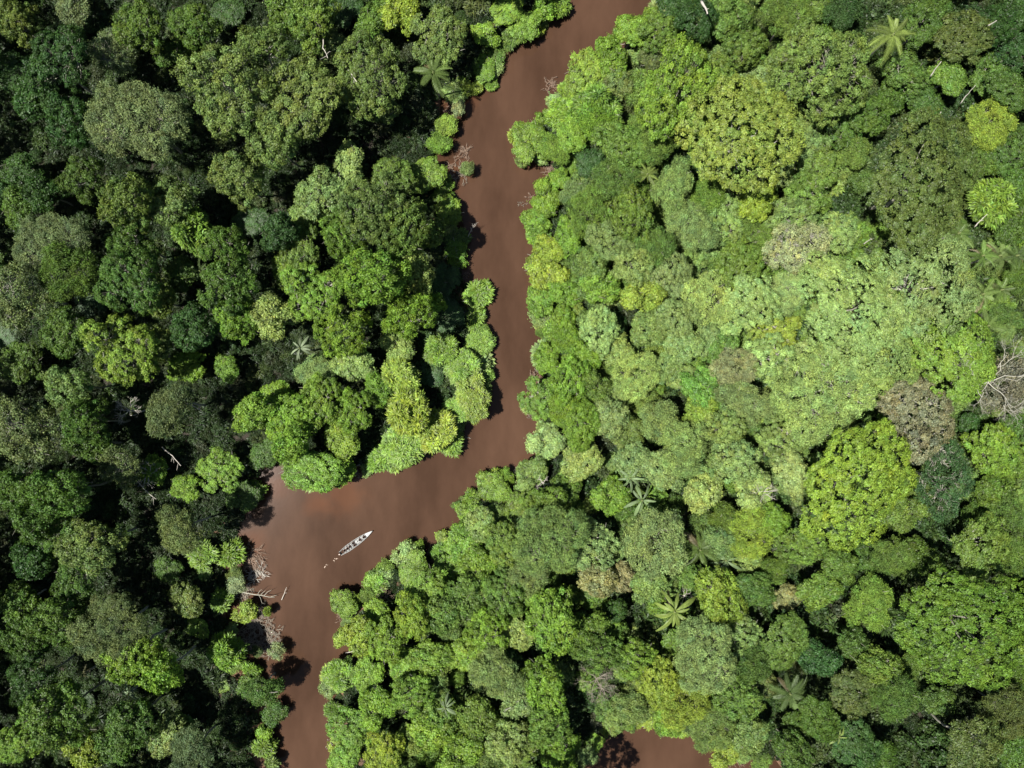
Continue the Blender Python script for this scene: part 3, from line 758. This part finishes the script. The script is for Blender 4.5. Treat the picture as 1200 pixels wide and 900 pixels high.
def place(name, mesh, px, py, h, label, cat, group=None, rot=0, parts=None, z=None, tilt=(0, 0)):
    X, Y = at(px, py, h)
    z0 = float(ground_z(np.array([[X, Y]]))[0]) if z is None else z
    e = bpy.data.objects.new(name, None); COL.objects.link(e); e.location = (X, Y, z0); e.rotation_euler = (tilt[0], tilt[1], rot)
    for pn, me in ([('trunk', mesh)] if parts is None else parts): link(pn, me, e)
    tag(e, label, cat, group); used.add(label); return e
place('dead_tree', bare_mesh(3, 10.5, 33, m_pale, 5, .19), 1180, 448, 27, 'large bare tree with white limbs beside the grey-brown crown', 'dead tree')
place('dead_tree', bare_mesh(4, 3.6, 18, m_dead, 4, .16), 135, 482, 18, 'little white dead tree below the yellowish dome crown', 'dead tree')
place('leafless_tree', bare_mesh(5, 4.6, 19, m_twig, 6, .13, 1.3), 702, 806, 17, 'rounded leafless tree of grey twigs among green crowns', 'leafless tree')
place('leafless_tree', bare_mesh(6, 3.6, 17, m_twig, 6, .1, 1.3), 708, 818, 16, 'smaller leafless twiggy tree touching the rounded leafless one', 'leafless tree')
place('dead_tree', bare_mesh(8, 4.5, 24, m_pale, 4, .2), 940, 284, 26, 'dead branching top rising out of the pale twiggy crown', 'dead tree')
place('dead_tree', bare_mesh(9, 3.4, 13, m_dead, 4, .13), 155, 560, 16, 'white dead tree sprawling in shade below the thin crown', 'dead tree')
place('dead_tree', bare_mesh(11, 3.0, 18, m_dead, 4, .13), 905, 580, 18, 'bleached dead tree beside the broad lime-green crown', 'dead tree')
place('dead_tree', bare_mesh(12, 2.6, 14, m_dead, 3, .12), 808, 706, 15, 'white skeleton tree behind the wide drooping palm', 'dead tree')
place('dead_tree', bare_mesh(14, 2.6, 12, m_dead, 3, .13), 86, 10, 23, 'whitish dead branches at the top edge near the mossy olive crown', 'dead tree')
place('dead_tree', bare_mesh(15, 2.2, 11, m_dead, 3, .12), 638, 572, 15, 'bleached small dead tree near the river beside a black gap', 'dead tree')
place('dead_bush', bare_mesh(16, 2.3, 4, m_litter, 5, .08, 1.3), 452, 694, 2, 'pinkish dry bush in the notch of the bank near the canoe', 'bush')
# leaning white trunks
def log_mesh(L, rad, seed, m, branches=3, name='trunk'):
    r = np.random.default_rng(seed); mb = MB()
    path = wiggle((-L/2, 0, 0), (L/2, 0, 0), 7, .012, r)
    mb.tube(path, list(np.linspace(rad, rad*.35, len(path))), 7)
    for i in range(branches):
        t = r.uniform(.45, .95); p = np.array([-L/2+L*t, 0, 0]); d = np.array([r.uniform(.3, 1), r.choice([-1, 1])*r.uniform(.3, .9), r.uniform(0, .5)])
        q = p+d/np.linalg.norm(d)*L*r.uniform(.12, .28)
        mb.tube(wiggle(p, q, 3, .08, r), [rad*.4, rad*.3, rad*.2, rad*.08], 5)
    return mb.mesh(name, m)
def log(x0, y0, x1, y1, z0, z1, rad, seed, label, m=None, br=3, cat='fallen trunk', name='fallen_trunk'):
    a = np.array([*at(x0, y0, z0), z0]); b = np.array([*at(x1, y1, z1), z1]); L = float(np.linalg.norm(b-a))
    o = link(name, log_mesh(L, rad, seed, m or m_dead, br, name))
    o.location = tuple((a+b)/2); d = Vector(b-a); o.rotation_euler = d.to_track_quat('X', 'Z').to_euler()
    tag(o, label, cat, 'fallen and leaning trunks'); used.add(label)
log(218,472,238,483,9,12,.16,1,'short white trunk leaning over black shade below a bright crown')
log(190,524,212,546,8,12,.14,2,'thin white trunk slanting through the shade by a small bright crown')
log(160,562,183,585,7,10,.12,3,'broken whitish trunk lying in the dark hollow')
log(268,690,322,700,.8,1.2,.16,4,'long white log reaching out from the bank over the river',m=m_pale,br=5)
log(330,703,336,688,.3,1.0,.09,5,'curved bleached branch rising from the end of the white log',br=2)
log(543,296,557,262,.15,3.6,.10,6,'pale forked snag sticking out of the river',br=6,cat='snag',name='snag')
log(1090,90,1103,72,18,22,.16,7,'short bleached trunk in the gap above the flat dark-olive crown',br=0)
log(1092,145,1103,131,19,22,.14,8,'small white limb at the edge of the flat dark-olive crown',br=0)
log(1125,122,1143,100,15,20,.13,9,'slanting pale trunk beside the yellow ball crown',br=1)
log(1158,30,1168,24,22,24,.16,10,'stub of white trunk among dark crowns near the top corner',br=0)
log(822,2,829,16,20,24,.3,11,'thick pale trunk leaning near the top edge',br=1)
log(1142,266,1157,251,18,21,.13,12,'white limb beside the spiky yellow-green crown',br=1)
log(405,765,425,760,.4,1.0,.1,13,'dry white branch lying on the bank above the notch downstream',br=3)
log(545,512,552,514,.1,.3,.05,14,'small pale stick floating by the spiky waterside trees',br=1)
log(1012,286,1022,280,19,22,.14,16,'short white limb at the lower rim of the flat dark-olive crown',br=1)
log(378,40,384,68,14,20,.16,17,'upright pale trunk seen between green crowns near the top',br=2)
log(408,82,418,96,20,22,.15,18,'crooked white limb on the olive crown by the arching palm',br=3)
log(1015,85,1019,98,17,20,.14,19,'short whitish trunk standing below the golden palm',br=0)

# driftwood and bare brush by the water
for i, (x, y, R, n, m, lab) in enumerate([
 (545,178,2.3,34,m_litter,'upper heap of bleached brushwood drifted against the bank'), (540,203,2.6,36,m_twig,'half-green drifted brush below the upper bleached heap'),
 (527,195,1.6,26,m_litter,'small pinkish brushwood pile tight against the bank'), (646,99,2.3,34,m_litter,'dry brush pile in the water at the upper far bank'),
 (622,232,1.3,16,m_litter,'little drift of sticks beneath the muddy notch'), (650,200,3.2,60,m_litter,'dry roots and twigs filling the muddy notch in the bank'),
 (612,238,1.0,10,m_twig,'tiny twigs floating off the far bank'), (292,655,4.2,80,m_litter,'tangled heap of dry roots on the bank across from the canoe'),
 (300,672,3.0,56,m_dead,'white splintered sticks at the tip of the root heap'), (300,728,4.3,110,m_twig,'grey leafless thicket standing in the water below the white log'),
 (316,758,3.4,80,m_twig,'grey-green bare thicket at the end of the leafless one'), (529,124,1.6,26,m_litter,'reddish twigs beside the highest waterside bush'),
 (284,694,3.4,70,m_twig,'grey brush heap inland around the white log'), (290,752,3.4,80,m_twig,'dull grey thicket in the shaded shallows'), (318,742,2.4,50,m_twig,'outermost grey brush standing in open water'), (282,776,2.6,50,m_twig,'dark brush at the inner end of the shallows'),
 (380,795,1.3,16,m_dead,'pale twigs fringing the bank low on the river'), (386,872,1.4,16,m_dead,'white twigs at the water edge near the bottom'),
 (398,703,1.2,14,m_litter,'dry twigs in the bank notch nearest the canoe'), (865,890,2.0,30,m_litter,'dry sticks at the mouth of the lower river bend')]):
    X, Y = at(x, y, .4)
    o = link('brushwood', brush_mesh(200+i, R, n, m)); o.location = (X, Y, .05); tag(o, lab, 'brushwood', 'dry brushwood at the waterline'); used.add(lab)
# small leafy shrubs in the open bank area
for x, y, r, st, ck, lab in [
 (538,127,9,'W','ps','pale isolated bush reaching into the river near the top'), (548,196,9,'W','sg','sage bush growing out of the drifted brush'),
 (268,650,14,'C','bg','bright leafy bush above the root heap'), (278,685,12,'W','ps','dry-looking pale bush inland of the white log'),
 (286,718,14,'L','yg','yellowish leafy bush just below the white log'), (312,718,5,'C','yg','tiny yellow bush on the white log tip'),
 (258,705,12,'C','bg','bright bush inland beside the grey leafless thicket'), (275,675,10,'W','ol','olive bush behind the tangled roots'),
 (322,765,11,'S','ps','thin pale bush standing in the river shallows'), (300,765,7,'W','gg','small dull bush in the shaded shallows'),
 (242,672,10,'L','mg','green bush at the edge of black shade above the white log')]:
    add_tree(x, y, r, st, ck, 0, h=2.8+r*.12, cat='bush', group='bushes along the river banks', name='bush', label=lab)

# ---------------------------------------------------------------- undergrowth and far forest (stuff)
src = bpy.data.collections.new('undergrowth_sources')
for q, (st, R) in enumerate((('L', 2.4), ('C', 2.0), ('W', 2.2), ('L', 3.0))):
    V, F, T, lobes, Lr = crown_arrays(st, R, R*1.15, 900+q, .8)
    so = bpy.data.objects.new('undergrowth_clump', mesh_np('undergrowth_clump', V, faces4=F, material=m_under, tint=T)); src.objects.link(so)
src2 = bpy.data.collections.new('forest_sources')
for q, (st, ci) in enumerate((('L', 2), ('L', 3), ('F', 3), ('W', 2), ('L', 1))):
    V, F, T, lobes, Lr = crown_arrays(st, CLASS_R[ci], CLASS_H[ci], 950+q, .8)
    mb = MB(); mb.tube([(0, 0, -1), (0, 0, CLASS_H[ci]*.8)], [.4, .2], 6)
    so = bpy.data.objects.new('forest_tree', mesh_np('forest_tree', V, faces4=F, material=m_wood, tint=T)); src2.objects.link(so)
def scatter(name, P, scales, coll, label, cat):
    me = bpy.data.meshes.new(name); me.from_pydata([tuple(p) for p in P], [], []); me.update()
    a = me.attributes.new('clump_scale', 'FLOAT', 'POINT'); a.data.foreach_set('value', np.asarray(scales, np.float32))
    o = link(name, me); stuff(o, label, cat)
    ng = bpy.data.node_groups.new(name+'_nodes', 'GeometryNodeTree')
    ng.interface.new_socket('Geometry', in_out='INPUT', socket_type='NodeSocketGeometry')
    ng.interface.new_socket('Geometry', in_out='OUTPUT', socket_type='NodeSocketGeometry')
    N = ng.nodes; gi = N.new('NodeGroupInput'); go = N.new('NodeGroupOutput')
    ip = N.new('GeometryNodeInstanceOnPoints'); ci = N.new('GeometryNodeCollectionInfo')
    ci.inputs['Collection'].default_value = coll; ci.inputs['Separate Children'].default_value = True; ci.inputs['Reset Children'].default_value = True
    rv = N.new('FunctionNodeRandomValue'); rv.data_type = 'FLOAT_VECTOR'; rv.inputs[0].default_value = (-.12, -.12, 0); rv.inputs[1].default_value = (.12, .12, 6.28)
    na = N.new('GeometryNodeInputNamedAttribute'); na.data_type = 'FLOAT'; na.inputs['Name'].default_value = 'clump_scale'
    ng.links.new(gi.outputs[0], ip.inputs['Points']); ng.links.new(ci.outputs[0], ip.inputs['Instance']); ip.inputs['Pick Instance'].default_value = True
    ng.links.new(rv.outputs[0], ip.inputs['Rotation']); ng.links.new(na.outputs[0], ip.inputs['Scale']); ng.links.new(ip.outputs[0], go.inputs[0])
    md = o.modifiers.new('scatter', 'NODES'); md.node_group = ng
    return o
ru = np.random.default_rng(77)
g = 3.3
gx, gy = np.meshgrid(np.arange(-150, 150, g), np.arange(-122, 122, g)); P = np.stack([gx.ravel(), gy.ravel()], 1)+ru.uniform(-1.5, 1.5, (gx.size, 2))
d = sdf(P); P = P[d > 1.0]; d = d[d > 1.0]
z = ground_z(P, d)
sc = ru.uniform(.6, 1.5, len(P))*np.clip(.45+d/14, .45, 1.25)*np.interp(P[:, 0], [-45, 10], [.48, 1.0])
for a, b, c in SKIP:
    X, Y = at(a, b); sc = np.where(np.hypot(P[:, 0]-X, P[:, 1]-Y) < c*.17, sc*.25, sc)
GAPS = [(25,455,16),(60,462,12),(108,172,14),(130,195,10),(165,640,24),(160,690,22),(200,700,16),(238,800,24),(120,815,16),(100,825,12),(265,728,12),(150,590,20),(180,590,14),(240,475,18),(225,500,14),
 (375,170,20),(440,172,20),(345,235,14),(330,440,16),(345,452,10),(425,395,14),(424,415,12),(448,500,10),(452,530,10),(535,60,14),(540,85,10),(320,300,10),(205,55,10),(290,12,12),(480,160,14),(110,270,12),(55,245,10),(515,345,14),(530,390,10),(240,570,12),(380,310,8),(290,640,10),
 (790,70,6),(735,665,12),(745,710,16),(770,385,6),(785,455,8),(810,505,8),(755,370,7),(628,720,10),(625,760,12),(690,545,10),(650,565,12),(685,860,16),(900,640,14),(990,700,12),(1060,790,8),(1110,840,16),(1075,860,14),(1045,700,10),(1100,670,14),(1070,250,8),(1045,70,10),(960,110,8),(1075,130,8),(855,585,10),(910,735,14),(1135,60,8),(1065,540,10),(1130,250,8),(1000,235,10)]
for a, b, c in GAPS:
    X, Y = at(a, b, 6); sc = np.where(np.hypot(P[:, 0]-X, P[:, 1]-Y) < c*.2+1, sc*.22, sc)
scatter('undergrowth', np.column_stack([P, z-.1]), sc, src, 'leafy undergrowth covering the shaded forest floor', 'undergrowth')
src4 = bpy.data.collections.new('thicket_sources')
m_thk = leaf_mat('thicket_leaf', from_object=False, ramp=[(.075,.13,.02),(.10,.17,.025),(.12,.18,.05),(.06,.11,.02),(.11,.15,.04),(.13,.19,.03)])
for q, (st, R, h) in enumerate((('L', 3.6, 8), ('W', 3.2, 7), ('L', 4.2, 9), ('S', 3.4, 7.5), ('C', 3.0, 6.5))):
    V, F, T, lobes, Lr = crown_arrays(st, R, h, 990+q)
    src4.objects.link(bpy.data.objects.new('thicket_clump', mesh_np('thicket_clump', V, faces4=F, material=m_thk, tint=T)))
g = 4.4
gx, gy = np.meshgrid(np.arange(-40, 130, g), np.arange(-100, 100, g)); P = np.stack([gx.ravel(), gy.ravel()], 1)+ru.uniform(-1.9, 1.9, (gx.size, 2))
d = sdf(P); ok = (d > 3.5) & (P[:, 0] > np.interp(P[:, 1], [-90, -10, 90], [-30, 0, 20]))
ok &= ~((P[:, 0] > 50) & (P[:, 1] < -25)) & ~((P[:, 0] > 70) & (P[:, 1] > 45))
for a, b, c in GAPS:
    X, Y = at(a, b, 8); ok &= np.hypot(P[:, 0]-X, P[:, 1]-Y) > c*.2+2.2
P = P[ok]; d = d[ok]
scatter('understorey_thicket', np.column_stack([P, ground_z(P, d)-.3]), ru.uniform(.5, 1.05, len(P))*np.clip(.55+d/20, .6, 1), src4, 'tangled green understorey closing the gaps between the sunlit crowns', 'undergrowth')
src3 = bpy.data.collections.new('ground_cover_sources')
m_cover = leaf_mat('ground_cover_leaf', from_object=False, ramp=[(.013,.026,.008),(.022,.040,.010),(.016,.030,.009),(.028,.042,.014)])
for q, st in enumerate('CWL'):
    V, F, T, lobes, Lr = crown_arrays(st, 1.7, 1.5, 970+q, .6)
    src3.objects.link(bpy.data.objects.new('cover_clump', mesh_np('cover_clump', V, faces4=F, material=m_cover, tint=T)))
g = 2.0
gx, gy = np.meshgrid(np.arange(-130, 130, g), np.arange(-100, 100, g)); P = np.stack([gx.ravel(), gy.ravel()], 1)+ru.uniform(-.9, .9, (gx.size, 2))
d = sdf(P); P = P[d > 2.2]; d = d[d > 2.2]
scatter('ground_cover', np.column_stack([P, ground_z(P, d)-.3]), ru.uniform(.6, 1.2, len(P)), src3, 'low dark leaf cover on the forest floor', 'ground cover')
gx, gy = np.meshgrid(np.arange(-235, 236, 10.5), np.arange(-205, 206, 10.5)); P = np.stack([gx.ravel(), gy.ravel()], 1)+ru.uniform(-3, 3, (gx.size, 2))
far = (abs(P[:, 0]) > 108) | (abs(P[:, 1]) > 82); P = P[far]; d = sdf(P)
P = P[d > 6]; d = d[d > 6]
scatter('distant_forest', np.column_stack([P, ground_z(P, d)]), ru.uniform(.8, 1.25, len(P)), src2, 'unbroken forest canopy running on past the listed trees', 'forest')

# the smallest canopy trees, past the three hundred built one by one
specs = [add_tree(px, py, r*1.16, st, ck, 0, spec=True) for px, py, r, st, ck in small]
keys = sorted({s_[3] for s_ in specs})
cc = bpy.data.collections.new('small_crowns'); ct = bpy.data.collections.new('small_trunks')
for i, k in enumerate(keys):
    cm, tm = PROTO[k]; m2 = cm.copy(); m2.materials[0] = m_leaf_inst
    cc.objects.link(bpy.data.objects.new('small_crown_%03d' % i, m2)); ct.objects.link(bpy.data.objects.new('small_trunk_%03d' % i, tm))
me = bpy.data.meshes.new('small_trees'); me.from_pydata([s_[0] for s_ in specs], [], []); me.update()
def pattr(nm, ty, vals, key):
    a = me.attributes.new(nm, ty, 'POINT'); a.data.foreach_set(key, np.asarray(vals, np.int32 if ty == 'INT' else np.float32).ravel())
pattr('kind_index', 'INT', [keys.index(s_[3]) for s_ in specs], 'value')
pattr('turn', 'FLOAT_VECTOR', [(0, 0, s_[1]) for s_ in specs], 'vector')
pattr('size', 'FLOAT_VECTOR', [s_[2] for s_ in specs], 'vector')
pattr('tree_color', 'FLOAT_COLOR', [(*s_[4], 1) for s_ in specs], 'color')
o = link('small_trees', me); stuff(o, 'small trees filling the canopy between the larger crowns', 'small trees')
ng = bpy.data.node_groups.new('small_trees_nodes', 'GeometryNodeTree')
ng.interface.new_socket('Geometry', in_out='INPUT', socket_type='NodeSocketGeometry'); ng.interface.new_socket('Geometry', in_out='OUTPUT', socket_type='NodeSocketGeometry')
N = ng.nodes; gi = N.new('NodeGroupInput'); go = N.new('NodeGroupOutput'); jn = N.new('GeometryNodeJoinGeometry')
def named(nm, ty): n_ = N.new('GeometryNodeInputNamedAttribute'); n_.data_type = ty; n_.inputs['Name'].default_value = nm; return n_.outputs[0]
for coll in (cc, ct):
    ip = N.new('GeometryNodeInstanceOnPoints'); ci_ = N.new('GeometryNodeCollectionInfo')
    ci_.inputs['Collection'].default_value = coll; ci_.inputs['Separate Children'].default_value = True; ci_.inputs['Reset Children'].default_value = True
    ip.inputs['Pick Instance'].default_value = True
    ng.links.new(gi.outputs[0], ip.inputs['Points']); ng.links.new(ci_.outputs[0], ip.inputs['Instance'])
    ng.links.new(named('kind_index', 'INT'), ip.inputs['Instance Index']); ng.links.new(named('turn', 'FLOAT_VECTOR'), ip.inputs['Rotation']); ng.links.new(named('size', 'FLOAT_VECTOR'), ip.inputs['Scale'])
    ng.links.new(ip.outputs[0], jn.inputs[0])
ng.links.new(jn.outputs[0], go.inputs[0])
o.modifiers.new('scatter', 'NODES').node_group = ng

# ---------------------------------------------------------------- the canoe and the people in it
m_alu = simple_mat('weathered_aluminium', (0.19, 0.19, 0.18), 0.6, 0.25, 6.0, 0.4, 0.0)
m_alu2 = simple_mat('pale_painted_deck', (0.31, 0.31, 0.30), 0.6, 0.1, 5.0)
m_board = simple_mat('grey_bench_board', (0.16, 0.155, 0.145), 0.7, 0.2, 8.0)
m_rub = simple_mat('black_cowling', (0.03, 0.03, 0.035), 0.4, 0.1)
BX, BY = at(417.5, 635.5, .4); bow = np.array(at(437, 621.5)); stern = np.array(at(399, 648.5))
ang = math.atan2(*(bow-stern)[::-1]); BL = float(np.linalg.norm(bow-stern))
boat = bpy.data.objects.new('canoe', None); COL.objects.link(boat); boat.location = (BX, BY, 0); boat.rotation_euler = (0, 0, ang)
tag(boat, 'long pale metal canoe carrying passengers on the brown river', 'canoe'); used.add(boat['label'])
def halfw(t):      # t 0 stern .. 1 bow
    return .72*(min(1, (t*2.2+.5))**.8)*(1-max(0, (t-.42)/.58)**2.1)+.015
NS = 26; V = []; F = []
def ring(t, inset, zbot):
    x = (t-.5)*BL; w = max(.012, halfw(t)-inset); sheer = .42+.30*max(0, t-.55)**1.5*2
    bz = zbot+.35*max(0, t-.8)/.2*.8
    return [(x, -w, sheer), (x, -w*.92, sheer-.18), (x, -w*.66, bz+.06), (x, 0, bz), (x, w*.66, bz+.06), (x, w*.92, sheer-.18), (x, w, sheer)]
for i in range(NS): V += ring(i/(NS-1), 0, -.14)
for i in range(NS): V += ring(i/(NS-1)*.985+.004, .035, -.06)
for i in range(NS-1):
    for k in range(6):
        a = i*7+k; F.append((a, a+7, a+8, a+1)); b = NS*7+a; F.append((b+1, b+8, b+7, b))
    for k in (0, 6):
        a = i*7+k; b = NS*7+a; f = (a, b, b+7, a+7); F.append(f if k == 0 else f[::-1])
F.append(tuple(range(7))); F.append(tuple(range(NS*7+6, NS*7-1, -1)))
for k in range(6): a, b = k, NS*7+k; F.append((a, a+1, b+1, b))
link('hull', mesh_np('hull', V, polys=F, material=m_alu), boat)
mb = MB()
for s in (-1, 1):
    mb.tube([((i/(NS-1)-.5)*BL, s*halfw(i/(NS-1)), .44+.30*max(0, i/(NS-1)-.55)**1.5*2) for i in range(NS)], [.035]*NS, 6)
link('gunwale', mb.mesh('gunwale', m_alu2), boat)
# bow deck
V = []; n = 8
for i in range(n+1):
    t = .80+.19*i/n; x = (t-.5)*BL; w = halfw(t); zz = .45+.30*(t-.55)**1.5*2
    V += [(x, -w, zz), (x, 0, zz+.06), (x, w, zz), (x, -w, zz-.05), (x, w, zz-.05)]
F = []
for i in range(n):
    a = i*5; F += [(a, a+5, a+6, a+1), (a+1, a+6, a+7, a+2), (a+3, a+4, a+9, a+8)]
F += [(0, 1, 2, 4, 3)]
link('bow_deck', mesh_np('bow_deck', V, polys=F, material=m_alu2), boat)
mb = MB(); mb.box((-.02*BL, 0, -.0), (BL*.68, .86, .05)); link('floorboards', mb.mesh('floorboards', m_alu, False), boat)
SEATS = [.13, .22, .29, .41, .60, .72]
for t in SEATS:
    mb = MB(); mb.box(((t-.5)*BL, 0, .27), (.26, halfw(t)*1.86, .045)); link('bench', mb.mesh('bench', m_board, False), boat)
# outboard motor
mot = bpy.data.objects.new('outboard_motor', None); COL.objects.link(mot); mot.parent = boat; mot.location = (-.5*BL-.12, 0, .35)
mb = MB(); mb.box((0, 0, .30), (.34, .26, .32), 0, .75); link('cowling', mb.mesh('cowling', simple_mat('grey_cowling', (.35, .27, .23), .4, .1), False), mot)
mb = MB(); mb.box((0, 0, -.25), (.12, .08, .85), 0, 1); mb.box((.12, 0, .05), (.16, .2, .2), 0, 1); link('shaft', mb.mesh('shaft', m_rub, False), mot)
mb = MB(); mb.tube([(.1, 0, .22), (.4, .05, .28), (.62, .1, .3)], [.02, .02, .028], 6); link('tiller', mb.mesh('tiller', m_rub), mot)

m_skin = simple_mat('skin', (0.22, 0.115, 0.07), .6, .08)
m_hair = simple_mat('black_hair', (0.012, 0.010, 0.009), .5, .1)
def person_mesh(name, reach):
    """seated figure grown from a skeleton of joints, facing +x, hips at the origin"""
    J = []; E = []; Rr = []
    def j(p, r, par=None):
        J.append(p); Rr.append(r)
        if par is not None: E.append((par, len(J)-1))
        return len(J)-1
    pel = j((0, 0, .09), .135); sp = j((.01, 0, .28), .125, pel); ch = j((.02, 0, .44), .145, sp); nk = j((.03, 0, .57), .055, ch)
    hd = j((.05, 0, .68), .088, nk); tp = j((.045, 0, .77), .085, hd)
    j((.145, 0, .685), .018, hd)        # nose
    for s in (-1, 1):
        j((.035, s*.095, .69), .018, hd)  # ears
        sh = j((.02, s*.19, .50), .065, ch); el = j((.08+reach*.12, s*.25, .27), .045, sh); wr = j((.30+reach*.08, s*.17, .22), .03, el)
        pm = j((.37+reach*.08, s*.15, .20), .034, wr)
        j((.36+reach*.08, s*.105, .205), .013, pm)   # thumb
        for q in range(4):
            k1 = j((.415+reach*.08, s*(.12+.022*q), .20), .010, pm); j((.455-.008*abs(q-1.5)+reach*.08, s*(.12+.023*q), .175), .008, k1)
        hp = j((.04, s*.10, .06), .095, pel); kn = j((.44, s*.14, .08), .065, hp); an = j((.46, s*.13, -.28), .042, kn)
        j((.58, s*.14, -.31), .035, an)
    me = bpy.data.meshes.new(name); me.from_pydata(J, E, []); me.update()
    me.skin_vertices.new() if hasattr(me.skin_vertices, 'new') and not me.skin_vertices else None
    return me, Rr
def bake(me0, Rr, material, sub=1):
    o = bpy.data.objects.new('tmp', me0); COL.objects.link(o)
    md = o.modifiers.new('s', 'SKIN'); md.use_smooth_shade = True
    if not me0.skin_vertices:
        bpy.context.view_layer.objects.active = o
        bpy.ops.mesh.customdata_skin_add()
    for i, r in enumerate(Rr): me0.skin_vertices[0].data[i].radius = (r, r); me0.skin_vertices[0].data[i].use_root = (i == 0)
    ss = o.modifiers.new('u', 'SUBSURF'); ss.levels = sub; ss.render_levels = sub
    dg = bpy.context.evaluated_depsgraph_get(); dg.update()
    m = bpy.data.meshes.new_from_object(o.evaluated_get(dg)); m.materials.clear(); m.materials.append(material)
    bpy.data.objects.remove(o); return m
pm0, pr0 = person_mesh('person', 0.0); body_a = bake(pm0, pr0, m_skin)
pm1, pr1 = person_mesh('person', 1.0); body_b = bake(pm1, pr1, m_skin)
def cloth(name, J, E, Rr, m):
    me = bpy.data.meshes.new(name); me.from_pydata(J, E, []); me.update(); return bake(me, Rr, m)
def shirt(m, vest=False):
    J = [(0, 0, .12), (.01, 0, .28), (.02, 0, .44), (.03, 0, .52)]; E = [(0, 1), (1, 2), (2, 3)]; Rr = [.15, .145, .165, .085]
    for s in (-1, 1):
        b = len(J); J += [(.02, s*.19, .50), (.05, s*.22, .38)]; E += [(2, b), (b, b+1)]; Rr += [.082, .066]
    return cloth('shirt', J, E, Rr, m)
def trousers(m):
    J = [(0, 0, .10)]; E = []; Rr = [.145]
    for s in (-1, 1):
        b = len(J); J += [(.04, s*.10, .07), (.44, s*.14, .09), (.46, s*.13, -.18)]; E += [(0, b), (b, b+1), (b+1, b+2)]; Rr += [.105, .078, .056]
    return cloth('trousers', J, E, Rr, m)
def hair():
    return cloth('hair', [(.03, 0, .71), (.025, 0, .785), (-.02, 0, .70)], [(0, 1), (0, 2)], [.098, .09, .07], m_hair)
hair_m = hair(); tr_m = trousers(simple_mat('dark_trousers', (.03, .035, .05), .8))
def hat_mesh(col):
    mb = MB(); mb.tube([(.03, 0, .775), (.03, 0, .785)], [.21, .205], 16); mb.tube([(.03, 0, .78), (.03, 0, .86), (.03, 0, .89)], [.115, .10, .05], 14)
    return mb.mesh('hat', simple_mat('hat', col, .8))
SH = {}
def shirt_of(nm, col):
    if nm not in SH: SH[nm] = shirt(simple_mat(nm+'_cloth', col, .85, .1, 8))
    return SH[nm]
PEOPLE = [(.72, -.02, 'black', (.015,.015,.018), None, 0, body_a, 'person in black nearest the bow of the canoe'),
 (.60, 0.0, 'navy', (.02,.025,.05), None, 0, body_b, 'person in navy seated alone on the second bench from the bow'),
 (.41, .26, 'charcoal', (.03,.03,.032), None, 0, body_a, 'dark-clothed person amidships on the side away from the canoe’s shadow'),
 (.41, -.28, 'slate', (.05,.055,.07), None, 0, body_b, 'slate-shirted person amidships seated beside the charcoal-shirted one'),
 (.29, .05, 'grey', (.16,.16,.15), None, 0, body_a, 'person in grey behind the pair amidships'),
 (.22, .02, 'olive', (.05,.05,.03), None, 0, body_b, 'person in drab olive two benches ahead of the motor'),
 (.13, .05, 'dark', (.02,.02,.02), None, 0, body_b, 'dark-clothed person steering at the stern beside the motor')]
for t, yo, nm, col, hat, rz, body, lab in PEOPLE:
    lx, ly, lz = (t-.5)*BL-.02, yo, .30
    e = bpy.data.objects.new('person', None); COL.objects.link(e)
    e.location = (BX+lx*math.cos(ang)-ly*math.sin(ang), BY+lx*math.sin(ang)+ly*math.cos(ang), lz-.0)
    e.rotation_euler = (0, 0, ang+random.uniform(-.15, .15))
    lab = lab.replace('on the side away from the canoe’s shadow', 'in a charcoal shirt')
    link('body', body, e); link('shirt', shirt_of(nm, col), e); link('trousers', tr_m, e); link('hair', hair_m, e)
    tag(e, lab, 'person', 'people riding in the canoe'); used.add(lab)
# pale sacks between the benches
for t, yo, s, lab in ((.50, .08, .5, 'white sack of supplies in the middle of the canoe'), (.66, -.05, .42, 'pale bundle between the two foremost passengers'), (.345, -.1, .36, 'small pale bundle behind the pair amidships')):
    r = np.random.default_rng(int(t*100)); mb = MB()
    n = 7; pts = [(-s*.6+s*1.2*i/n, r.normal()*.01, .14) for i in range(n+1)]
    mb.tube(pts, [s*.12]+[s*(.30+r.uniform(-.02, .03)) for _ in range(n-1)]+[s*.10], 12)
    o = link('sack', mb.mesh('sack', m_alu2)); lx = (t-.5)*BL
    o.location = (BX+lx*math.cos(ang)-yo*math.sin(ang), BY+lx*math.sin(ang)+yo*math.cos(ang), .03); o.rotation_euler = (0, 0, ang+r.uniform(-.4, .4)); o.scale = (1, 1.2, .9)
    tag(o, lab, 'sack', 'bundles carried in the canoe'); used.add(lab)
# wake: small broken foam patches just above the water
m_foam = simple_mat('foam', (.42, .33, .26), .9, .15, 6)
V = []; F = []
for (fx, fy, s, n) in ((397.5,650,.22,4),(393.5,655,.2,4),(391.8,657.2,.18,3),(395,654.6,.15,3),(382,663.5,.22,5),(384,662,.15,3)):
    X, Y = at(fx, fy); r = np.random.default_rng(int(fx*10))
    for _ in range(n):
        cx, cy = X+r.normal()*s, Y+r.normal()*s*.7; rad = r.uniform(.08, .26)*min(1, s*2.2); b = len(V)
        V.append((cx, cy, .035))
        for q in range(7): a = 6.283*q/7; V.append((cx+rad*math.cos(a)*r.uniform(.6, 1.3), cy+rad*math.sin(a)*r.uniform(.5, 1.1), .006))
        for q in range(7): F.append((b, b+1+q, b+1+(q+1) % 7))
stuff(link('foam', mesh_np('foam', V, polys=F, material=m_foam)), 'flecks of pale foam trailing behind the canoe', 'foam')
print('objects', len(scene.objects), 'crown protos', len(PROTO), 'faces', sum(len(v[0].polygons) for v in PROTO.values()))
